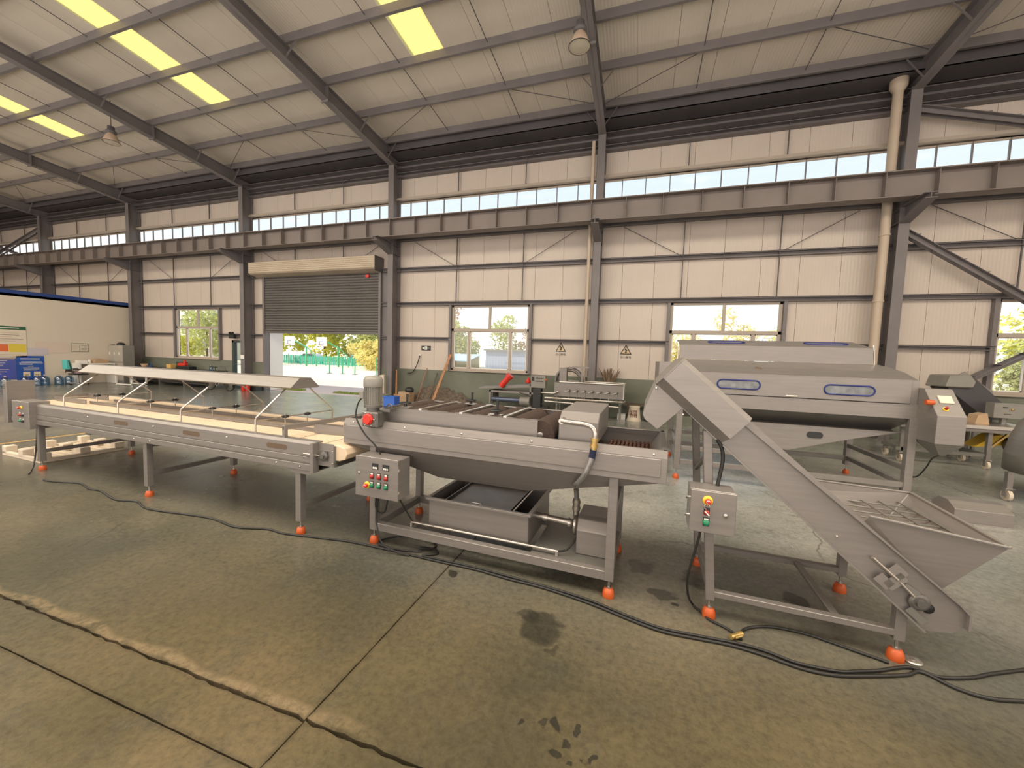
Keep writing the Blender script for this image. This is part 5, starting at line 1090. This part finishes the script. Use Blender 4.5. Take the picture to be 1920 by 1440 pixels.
for k in range(3):
    for z0, z1 in ((0.95, 1.70), (0.12, 0.92)):
        d = B(0.01 + 0.347 * k, 0.345 + 0.347 * k, -0.018, 0.0, z0, z1).build('locker_door', LG, t, 0.004)
        B(0.09 + 0.347 * k, 0.13 + 0.347 * k, -0.03, -0.018, z0 + 0.32, z0 + 0.45).build('door_handle', WHITE, d)
o = MB().lathe([(0.14, 0), (0.16, 0.04), (0.10, 0.11), (0, 0.13)], n=12).build('dark_helmet', BLACKP); o.location = (-22.75, 11.42, 1.722); tag(o, 'dark cap lying on top of the steel locker', 'cap')
o = MB().bar((-23.30, 11.36, 1.735), (-22.98, 11.28, 1.74), 0.08, 0.02).build('dark_strip', BLACKP); tag(o, 'dark folded strip lying on the left of the steel locker top', 'cloth')
# low table, bench with tools
t = thing('low_table', 'low table with dark top and white steel legs beside the locker', 'table', (-21.5, 10.55, 0))
B(-0.1, 1.25, 0, 0.6, 0.60, 0.64).build('tabletop', DARKW, t); MB().box(0, 0.05, 0.0, 0.05, 0, 0.60).box(1.05, 1.1, 0.0, 0.05, 0, 0.60).box(0, 1.1, 0, 0.05, 0.03, 0.08).build('leg_frame', WHITE, t); MB().box(0, 0.05, 0.5, 0.55, 0, 0.60).box(1.05, 1.1, 0.5, 0.55, 0, 0.60).box(0, 1.1, 0.5, 0.55, 0.03, 0.08).build('leg_frame', WHITE, t)
t = thing('work_bench', 'long dark work bench under the left window', 'bench', (-22.2, 11.55, 0))
B(0, 5.0, 0, 0.75, 0.70, 0.75).build('bench_top', DARKW, t)
for x in (0.05, 1.7, 3.3, 4.9): B(x, x + 0.06, 0.03, 0.72, 0.0, 0.70).build('bench_leg', STEELD, t)
B(0.1, 4.9, 0.05, 0.7, 0.14, 0.18).build('lower_shelf', DARKW, t)
def item(name, label, cat, mb, m, loc, bev=0.008):
    o = mb.build(name, m, None, bev); o.location = loc; return tag(o, label, cat)
item('pink_basin', 'pale pink bowl on the left of the work bench', 'bowl', MB().lathe([(0.10, 0), (0.16, 0.14), (0.15, 0.14), (0.09, 0.02), (0, 0.02)], n=16), CARD, (-22.1, 11.95, 0.751), 0)
item('blue_clamp', 'blue tool with curved handle next to the pink bowl', 'tool', MB().torus((0, 0, 0.07), 0.12, 0.025, 'y', 14, 6, 0, PI).box(-0.14, 0.14, -0.04, 0.04, 0, 0.07), mat('tool_blue', (0.03, 0.07, 0.18), 0.5), (-21.72, 11.95, 0.751), 0)
item('yellow_carton', 'small yellow carton on the middle of the work bench', 'carton', B(-0.15, 0.15, -0.12, 0.12, 0, 0.19), mat('yellow_card', (0.62, 0.40, 0.13), 0.7), (-20.25, 11.95, 0.751))
item('dark_green_case', 'dark green case behind the yellow carton on the bench', 'case', B(-0.20, 0.20, -0.12, 0.12, 0, 0.30), mat('dark_green_case', (0.02, 0.045, 0.03), 0.6), (-19.78, 12.1, 0.751))
item('black_case', 'flat black toolbox on the right part of the work bench', 'toolbox', B(-0.42, 0.42, -0.16, 0.16, 0, 0.13), BLACKP, (-19.2, 11.9, 0.751))
item('red_grinder', 'red power tool lying on the black toolbox', 'tool', MB().bar((-0.2, 0, 0.07), (0.22, 0, 0.09), 0.12).cyl((0.12, 0, 0.09), (0.12, 0, 0.26), 0.05, n=10).bar((-0.32, 0, 0.05), (-0.18, 0, 0.08), 0.07), RED, (-19.4, 11.9, 0.882), 0)
item('glass_jar', 'small clear jar near the right end of the work bench', 'jar', MB().lathe([(0.06, 0), (0.07, 0.02), (0.07, 0.16), (0.04, 0.20), (0.04, 0.23)], n=14), BOTTLE, (-17.7, 11.95, 0.751), 0)
t = thing('emergency_light', 'twin emergency lamp above the narrow side door', 'lamp', (-16.85, 12.28, 2.27))
B(-0.14, 0.14, -0.05, 0.07, -0.10, 0.06).build('housing', BLACKP, t)
for s in (-0.08, 0.08): MB().cyl((s, -0.01, 0.06), (s, -0.06, 0.17), 0.05, n=12).build('lamp_head', BLACKP, t)
o = B(-15.99, -15.79, 11.985, 11.998, 1.32, 1.48).build('column_notice', WHITE); tag(o, 'white paper notice fixed on the column left of the shutter door', 'notice')
# bicycle
t = thing('bicycle', 'dark bicycle parked behind the conveyor hood near the shutter door', 'bicycle', (-16.87, 11.35, 0))
for x, n_ in ((0.0, 0), (1.08, 1)):
    w = MB().torus((x, 0, 0.33), 0.31, 0.022, 'y', 28, 7).build('wheel', BLACKR, t)
    sp_ = MB()
    for k in range(10):
        a = PI * k / 10; sp_.cyl((x - 0.3 * math.cos(a), 0, 0.33 - 0.3 * math.sin(a)), (x + 0.3 * math.cos(a), 0, 0.33 + 0.3 * math.sin(a)), 0.002, n=4, caps=False)
    o = sp_.build('spokes', CHROME, w); o['kind'] = 'stuff'
FR = mat('bike_frame_paint', (0.05, 0.05, 0.06), 0.35)
MB().tube([(0, 0, 0.33), (0.44, 0, 0.28), (0.88, 0, 0.78), (0.32, 0, 0.82), (0.44, 0, 0.28)], 0.017, 7).tube([(0, 0, 0.33), (0.33, 0, 0.80)], 0.012, 6).build('frame', FR, t)
MB().tube([(1.08, 0, 0.33), (0.92, 0, 0.72), (0.86, 0, 0.98)], 0.016, 7).build('fork', FR, t)
MB().tube([(0.80, -0.26, 1.02), (0.86, -0.12, 1.0), (0.86, 0.12, 1.0), (0.80, 0.26, 1.02)], 0.012, 7).build('handlebar', CHROME, t)
MB().hexa([(0.12, -0.09, 0.93), (0.42, -0.02, 0.93), (0.42, 0.02, 0.93), (0.12, 0.09, 0.93), (0.12, -0.09, 0.98), (0.42, -0.02, 0.97), (0.42, 0.02, 0.97), (0.12, 0.09, 0.98)]).cyl((0.31, 0, 0.8), (0.29, 0, 0.94), 0.013, n=8).build('saddle', BLACKP, t)
o = MB().torus((0.44, -0.04, 0.28), 0.09, 0.01, 'y', 16, 5).build('chainring', CHROME, t)
t = thing('extinguisher_box', 'dark floor box holding two red fire extinguishers beside the shutter door', 'box', (-15.72, 11.95, 0))
B(0, 0.62, 0.0, 0.02, 0, 0.36).box(0, 0.62, 0.26, 0.28, 0, 0.36).box(0, 0.02, 0.02, 0.26, 0, 0.36).box(0.60, 0.62, 0.02, 0.26, 0, 0.36).build('box_walls', BLACKP, t)
for k, l in ((0, 'red fire extinguisher, left one of the pair by the shutter door'), (1, 'red fire extinguisher, right one of the pair by the shutter door')):
    e_ = thing('fire_extinguisher', l, 'extinguisher', (-15.60 + 0.24 * k, 11.80, 0), 0, 'fire extinguishers')
    MB().lathe([(0.085, 0.0), (0.09, 0.02), (0.09, 0.36), (0.05, 0.43), (0.025, 0.45), (0.025, 0.48)], n=16).build('cylinder', RED, e_)
    MB().box(-0.02, 0.02, -0.08, 0.03, 0.48, 0.50).tube([(0, -0.02, 0.47), (0.08, -0.02, 0.42), (0.10, -0.02, 0.15)], 0.010, 6).build('valve_and_hose', BLACKP, e_)
# white pallet on the floor at the left
t = thing('white_pallet', 'white plastic pallet lying upside down on the floor at the far left', 'pallet', (-9.25, 3.15, 0), -2)
B(0, 1.12, 0, 0.95, 0.0, 0.025).build('pallet_deck', CREAMP, t, 0.004)
for x0, x1, y0, y1 in ((0, 1.12, 0, 0.05), (0, 1.12, 0.90, 0.95), (0, 0.05, 0.05, 0.90), (1.07, 1.12, 0.05, 0.90)): B(x0, x1, y0, y1, 0.025, 0.06).build('pallet_edge', CREAMP, t, 0.003)
for x in (0.0, 0.5, 1.0):
    for y in (0.0, 0.42, 0.83): B(x, x + 0.12, y, y + 0.12, 0.025, 0.14).build('pallet_block', CREAMP, t, 0.006)
rb = B(0.12, 1.0, 0, 0.008, 0.025, 0.05).build('pallet_rib', CREAMP, t); rb.location.y = 0.16
for k in range(1, 8): inst(rb, 'pallet_rib', t, (0, 0.16 + 0.088 * k, 0))

# ================================================================== CABLES AND SMALL THINGS ON THE FLOOR
z = 0.0105
P3 = lambda L, zz=z: [(x, y, zz) for x, y in L]
cable('long_cable', P3([(-7.1, 2.74), (-6.97, 2.74), (-6.8, 2.77), (-6.54, 2.83), (-6.2, 2.76), (-6.0, 2.77), (-5.52, 2.67), (-5.24, 2.72), (-4.88, 2.64), (-4.12, 2.72), (-3.67, 2.67), (-3.35, 2.75), (-3.12, 2.74), (-2.72, 2.80), (-2.40, 2.84), (-1.88, 2.84), (-1.52, 2.83), (-1.18, 2.83), (-0.89, 2.80), (-0.66, 2.79), (-0.44, 2.76), (-0.2, 2.71), (0.02, 2.645), (0.23, 2.60), (0.45, 2.61), (0.63, 2.62), (0.8, 2.60), (0.98, 2.56), (1.14, 2.57), (1.32, 2.63), (1.54, 2.72), (1.64, 2.78), (1.75, 2.70), (1.88, 2.68), (2.07, 2.73), (2.4, 2.8)]), 0.0095, 'long black cable running along the floor in front of all three machines')
cable('second_cable', [(-1.80, 2.99, z), (-1.66, 3.0, z), (-1.60, 2.94, z), (-1.70, 2.865, z), (-1.5, 2.862, z), (-1.18, 2.857, z), (-0.89, 2.835, z), (-0.44, 2.79, z), (-0.2, 2.745, z), (0.02, 2.675, z), (0.23, 2.63, z), (0.45, 2.64, z), (0.69, 2.655, z), (0.83, 2.64, z), (0.97, 2.60, z), (1.17, 2.61, z), (1.28, 2.65, z), (1.40, 2.70, z), (1.49, 2.75, z), (1.57, 2.79, z), (1.63, 2.80, z), (1.72, 2.77, z), (1.89, 2.83, z), (2.03, 2.91, z), (2.3, 3.05, z)], 0.0095, 'black cable leaving the coil under the roller washer and lying beside the long one')
cable('coiled_cable', [(-1.74, 2.93, 0.012), (-1.80, 2.90, 0.012), (-1.97, 2.875, 0.012), (-2.16, 2.89, 0.012), (-2.20, 2.96, 0.012), (-2.13, 3.06, 0.012), (-2.02, 3.135, 0.012), (-1.85, 3.15, 0.012), (-1.70, 3.09, 0.012), (-1.68, 3.0, 0.012), (-1.78, 2.935, 0.029)], 0.009, 'loop of black cable coiled under the control box of the roller washer')
cable('elevator_cable', P3([(0.70, 2.70), (0.71, 2.76), (0.75, 2.82), (0.82, 2.87), (0.92, 2.91), (1.04, 2.92), (1.15, 2.91), (1.25, 2.88), (1.34, 2.85), (1.44, 2.82), (1.50, 2.80)]), 0.009, 'black cable curving behind the brass plug in front of the elevator')
o = MB().cyl((0.655, 2.700, 0.022), (0.70, 2.735, 0.022), 0.014, n=10).cyl((0.71, 2.725, 0.020), (0.665, 2.69, 0.020), 0.009, n=8).cyl((0.64, 2.69, 0.02), (0.655, 2.70, 0.02), 0.017, n=8).cyl((0.70, 2.735, 0.022), (0.715, 2.745, 0.022), 0.017, n=8).build('brass_plug', GOLD); tag(o, 'brass cable connector lying among the cables in front of the elevator', 'connector')
t = thing('tape_roll', 'flat silver disc lying on the cables beside the right front foot of the elevator', 'disc', (1.655, 2.885, 0))
MB().lathe([(0.015, 0.0), (0.045, 0.0), (0.048, 0.006), (0.045, 0.012), (0.015, 0.012)], n=24).build('disc', STEELB, t); MB().cyl((0, 0, 0.0), (0, 0, 0.014), 0.014, n=14).build('hub', CHROME, t)

# ================================================================== OUTSIDE
GRD = mat('pale_yard', (0.62, 0.56, 0.44), 0.9, 0, 0.08, 0.3); PNK = mat('pinkish_apron', (0.60, 0.47, 0.42), 0.9, 0, 0.08, 0.6)
g = struct(B(-140, 120, 12.63, 170, -0.2, -0.03).build('yard_ground', GRD)); struct(B(-40, 20, 12.63, 19.5, -0.1, -0.012).build('yard_apron', PNK))
GRASS = mat('yard_grass', (0.28, 0.36, 0.08), 0.9)  # plain green grass colour
def grass(x0, x1, y0, y1, n, label):
    m = MB()
    for _ in range(n):
        x, y = random.uniform(x0, x1), random.uniform(y0, y1); a = random.uniform(0, PI); h = random.uniform(0.03, 0.09); dx, dy = 0.02 * math.cos(a), 0.02 * math.sin(a)
        m.add([(x - dx, y - dy, -0.012), (x + dx, y + dy, -0.012), (x + dy, y - dx, h)], [(0, 1, 2)])
    o = m.build('grass_strip', GRASS); o['kind'] = 'stuff'; tag(o, label, 'grass')
grass(-15.0, -14.0, 13.1, 13.45, 500, 'green grass tuft outside the left half of the shutter door'); grass(-12.3, -10.6, 13.2, 13.55, 700, 'green grass strip outside the right half of the shutter door')
LEAF = {}
def leafmat(c):
    if c not in LEAF:
        m = mat('foliage_%d' % len(LEAF), c, 0.8, 0, 0.35, 0.8); nt = m.node_tree; b = nt.nodes['Principled BSDF']
        tr = nt.nodes.new('ShaderNodeBsdfTranslucent'); tr.inputs[0].default_value = (c[0] * 1.2, c[1] * 1.2, c[2], 1); mx = nt.nodes.new('ShaderNodeMixShader'); mx.inputs[0].default_value = 0.4
        nt.links.new(b.outputs[0], mx.inputs[1]); nt.links.new(tr.outputs[0], mx.inputs[2]); nt.links.new(mx.outputs[0], nt.nodes['Material Output'].inputs[0]); LEAF[c] = m
    return LEAF[c]
BARK = mat('bark', (0.16, 0.11, 0.07), 0.9)
def tree(x, y, h, r, c, label, z0=0.25, n=1500, name='tree', group='trees beyond the yard'):
    t = thing(name, label, name if name != 'tree' else 'tree', (x, y, -0.03), 0, group)
    rnd = random.Random(int(x * 7 + y * 13)); m = MB(); cz = h * (1 + z0) / 2; rz = h * (1 - z0) / 2
    lumps = [(rnd.gauss(0, .45) * r, rnd.gauss(0, .45) * r, cz + rnd.gauss(0, .45) * rz, rnd.uniform(.35, .6)) for _ in range(14)]
    for _ in range(n):
        L = rnd.choice(lumps); a, b = rnd.uniform(0, 2 * PI), math.acos(rnd.uniform(-1, 1)); q = rnd.uniform(.6, 1.0) * L[3]
        p = Vector((L[0] + q * r * math.sin(b) * math.cos(a), L[1] + q * r * math.sin(b) * math.sin(a), max(0.1, L[2] + q * rz * math.cos(b))))
        s = r * rnd.uniform(.035, .07); u = Vector((rnd.gauss(0, 1), rnd.gauss(0, 1), rnd.gauss(0, 1))).normalized(); v = u.orthogonal().normalized()
        m.add([p - u * s - v * s * .6, p + u * s - v * s * .6, p + u * s + v * s * .6, p - u * s + v * s * .6], [(0, 1, 2, 3)])
    o = m.build('crown', leafmat(c), t); o['kind'] = 'stuff'
    MB().cyl((0, 0, 0), (0, 0, cz), r * 0.07, r * 0.03, 8).build('trunk', BARK, t)
YG, OL, DG, RD, YL = (0.62, 0.60, 0.13), (0.46, 0.47, 0.20), (0.32, 0.40, 0.20), (0.52, 0.36, 0.28), (0.70, 0.60, 0.24)
tree(-47.0, 41.0, 10.0, 3.2, YG, 'bright yellow green tree at the left of the door opening', 0.15, 2600)
tree(-52.0, 54.0, 11.0, 4.4, YG, 'tall yellow green tree beyond the left basketball hoop', 0.05, 2600)
tree(-44.0, 55.0, 11.0, 4.4, OL, 'olive tree between the two basketball hoops', 0.05, 2600)
tree(-36.5, 54.0, 11.0, 4.2, OL, 'olive tree right of the basketball hoops', 0.05, 2600)
tree(-30.0, 53.0, 11.0, 4.0, DG, 'dark green tree at the right of the door opening', 0.05, 2600)
tree(-25.5, 49.0, 9.0, 2.8, RD, 'reddish tree at the right edge of the door opening', 0.1, 2000)
tree(-24.8, 34.5, 3.6, 2.2, YL, 'broad golden bush behind the fence on the right of the door opening', 0.02, 2600, 'bush', 'bushes beyond the yard')
tree(-29.2, 36.5, 3.4, 1.9, YL, 'golden bush left of the broad one behind the fence', 0.02, 2200, 'bush', 'bushes beyond the yard')
tree(-46.5, 31.0, 7.6, 2.2, OL, 'green tree seen through the right panes of the left window', 0.1, 2200)
tree(-51.5, 32.5, 3.4, 2.0, YG, 'low bright tree seen through the lower panes of the left window', 0.02, 2000)
tree(-22.5, 47.0, 6.0, 2.4, OL, 'green tree seen in the left pane of the middle window', 0.05, 2200)
tree(-17.0, 48.0, 6.6, 2.4, OL, 'olive tree seen in the centre of the middle window', 0.05, 2200)
tree(-12.2, 47.0, 6.0, 2.2, RD, 'reddish tree above the shed in the middle window', 0.05, 2000)
tree(-7.5, 48.0, 5.4, 2.2, YG, 'yellow green tree behind the shed in the right of the middle window', 0.05, 2000)
tree(4.0, 44.0, 4.6, 2.4, YL, 'yellow green tree in the left of the window behind the drum washer', 0.02, 2400)
tree(9.0, 45.0, 5.4, 2.4, YL, 'yellow tree in the middle of the window behind the drum washer', 0.02, 2400)
tree(14.0, 44.0, 4.8, 2.4, YG, 'greener tree in the right of the window behind the drum washer', 0.02, 2400)
tree(19.0, 26.0, 6.5, 2.3, YG, 'yellow green tree filling the right edge window', 0.02, 3000)
tree(15.6, 23.0, 3.0, 1.3, OL, 'green bush low in the right edge window', 0.02, 1800, 'bush', 'bushes beyond the yard')
# basketball hoops
HG = mat('hoop_green', (0.12, 0.50, 0.22), 0.5)
def hoop(x, y, label):
    t = thing('basketball_hoop', label, 'hoop', (x, y, -0.03), 0, 'basketball hoops in the yard')
    MB().cyl((0, 0, 0), (0, 0, 2.3), 0.10, n=10).build('post', HG, t); MB().bar((0, 0, 2.2), (-1.2, -0.4, 2.85), 0.12).bar((0, 0, 2.25), (1.0, 0.3, 1.3), 0.08).bar((1.0, 0.3, 1.3), (1.2, 0.3, 0.0), 0.08).build('arm', HG, t)
    b_ = B(-2.7, -1.2, -0.52, -0.48, 2.35, 3.4).build('backboard', WHITE, t); MB().torus((-1.95, -0.75, 2.5), 0.22, 0.02, 'z', 18, 5).build('rim', ORANGE, b_)
    MB().box(-2.2, -1.7, -0.535, -0.521, 2.50, 2.53).box(-2.2, -1.7, -0.535, -0.521, 2.87, 2.90).box(-2.2, -2.17, -0.535, -0.521, 2.5, 2.9).box(-1.73, -1.7, -0.535, -0.521, 2.5, 2.9).build('target_square', PB2, b_)
hoop(-36.9, 35.5, 'green basketball hoop on the left in the yard'); hoop(-33.2, 36.5, 'green basketball hoop on the right in the yard')
# mesh fence and posts
NET = mat('green_net', (0.05, 0.42, 0.28), 0.7)
t = thing('green_fence', 'turquoise green netting fence across the yard seen through the shutter door', 'fence', (-47, 38.5, -0.03))
f_ = MB()
for k in range(60): f_.box(0.3 * k, 0.3 * k + 0.22, 0, 0.01, 0.1, 1.15)
o = f_.build('netting', NET, t); o['kind'] = 'stuff'
for k in range(10): MB().cyl((2.0 * k, 0.03, 0), (2.0 * k, 0.03, 1.35), 0.04, n=8).build('fence_post', HG, t)
for x, h, l in ((-23.9, 0.95, 'thin green post in the yard, leftmost of the row'), (-22.6, 1.35, 'leaning green post in the yard, second of the row'), (-21.4, 1.2, 'thin dark post in the yard, third of the row'), (-19.4, 1.4, 'thick green post in the yard, rightmost of the row')):
    t = thing('yard_post', l, 'post', (x, 25.3, -0.03)); MB().cyl((0, 0, 0), (0.02, 0, h + 0.03), 0.045, n=8).build('post_tube', HG, t); B(-0.14, 0.14, -0.14, 0.14, 0, 0.04).build('post_base', STEELD, t)
# parked cars, very pale in the glare
def car(x, y, m, label, rz):
    t = thing('parked_car', label, 'car', (x, y, -0.03), rz, 'cars parked beyond the fence')
    MB().prism([(0, 0.35), (0.1, 0.75), (1.1, 0.88), (1.7, 1.38), (3.2, 1.40), (3.9, 0.95), (4.4, 0.9), (4.5, 0.4), (4.3, 0.3), (0.2, 0.3)][::-1], 'y', -0.8, 0.8).build('car_body', m, t, 0.05)
    MB().prism([(1.25, 0.92), (1.75, 1.32), (3.15, 1.34), (3.7, 0.95)][::-1], 'y', -0.815, 0.815).build('side_glass', HATCH, t)
    for xx in (0.9, 3.5):
        for s in (-0.78, 0.62): MB().cyl((xx, s, 0.31), (xx, s + 0.16, 0.31), 0.31, n=16).build('wheel', BLACKR, t)
car(-46.5, 43.0, WHITE, 'white car parked beyond the green fence on the left', 8); car(-38.5, 43.5, MOTORG, 'grey car parked beyond the green fence between the hoops', 4)
# buildings
t = thing('white_house', 'pale apartment house seen through the left window', 'building', (-74, 40, -0.03))
B(0, 15, 0, 8, 0, 11).build('walls', mat('house_white', (0.72, 0.69, 0.62), 0.8), t)
for x in (1.5, 5.0, 8.6, 12.0):
    for z0 in (1.2, 4.4, 7.6):
        w = B(x, x + 1.7, -0.06, 0.0, z0, z0 + 1.5).build('house_window', HATCH, t); B(x + 0.8, x + 0.88, -0.08, -0.06, z0, z0 + 1.5).box(x, x + 1.7, -0.08, -0.06, z0 - 0.06, z0).build('window_bar', WHITE, w)
B(-0.3, 15.3, -0.3, 8.3, 11, 11.3).build('roof_slab', WHITE, t)
t = thing('metal_shed', 'grey blue corrugated shed seen through the middle window', 'shed', (-12.2, 30, -0.03))
SH = ribbed('shed_sheet', (0.34, 0.37, 0.46), 0.25, 0.6, 0.05)
B(0, 4.2, 0, 4, 0, 2.25).build('shed_walls', SH, t); B(-0.15, 4.4, -0.15, 4.2, 2.25, 2.38).build('shed_roof', MOTORG, t)
t = thing('red_container', 'small pinkish container beside the shed in the right of the middle window', 'container', (-7.9, 30.5, -0.03))
B(0, 2.6, 0, 3, 0, 1.55).build('container_walls', ribbed('container_sheet', (0.50, 0.36, 0.33), 0.2, 0.6, 0.05), t); B(-0.05, 2.65, -0.05, 3.05, 1.55, 1.62).build('container_top', MOTORG, t)
t = thing('blue_roof_shelter', 'low shelter with pale blue roof seen in the left of the middle window', 'shelter', (-20.5, 34, -0.03))
MB().hexa([(0, -0.3, 1.25), (5, -0.3, 1.25), (5, 3, 1.9), (0, 3, 1.9), (0, -0.3, 1.32), (5, -0.3, 1.32), (5, 3, 1.97), (0, 3, 1.97)]).build('roof_sheet', mat('pale_blue_roof', (0.36, 0.50, 0.62), 0.6), t)
for x in (0.1, 2.5, 4.8): B(x, x + 0.1, 0, 0.1, 0, 1.3).build('shelter_post', WHITE, t)
B(0.1, 4.9, 2.7, 2.8, 0, 1.8).build('back_wall', YL and mat('shelter_wall', (0.60, 0.52, 0.36), 0.8), t)
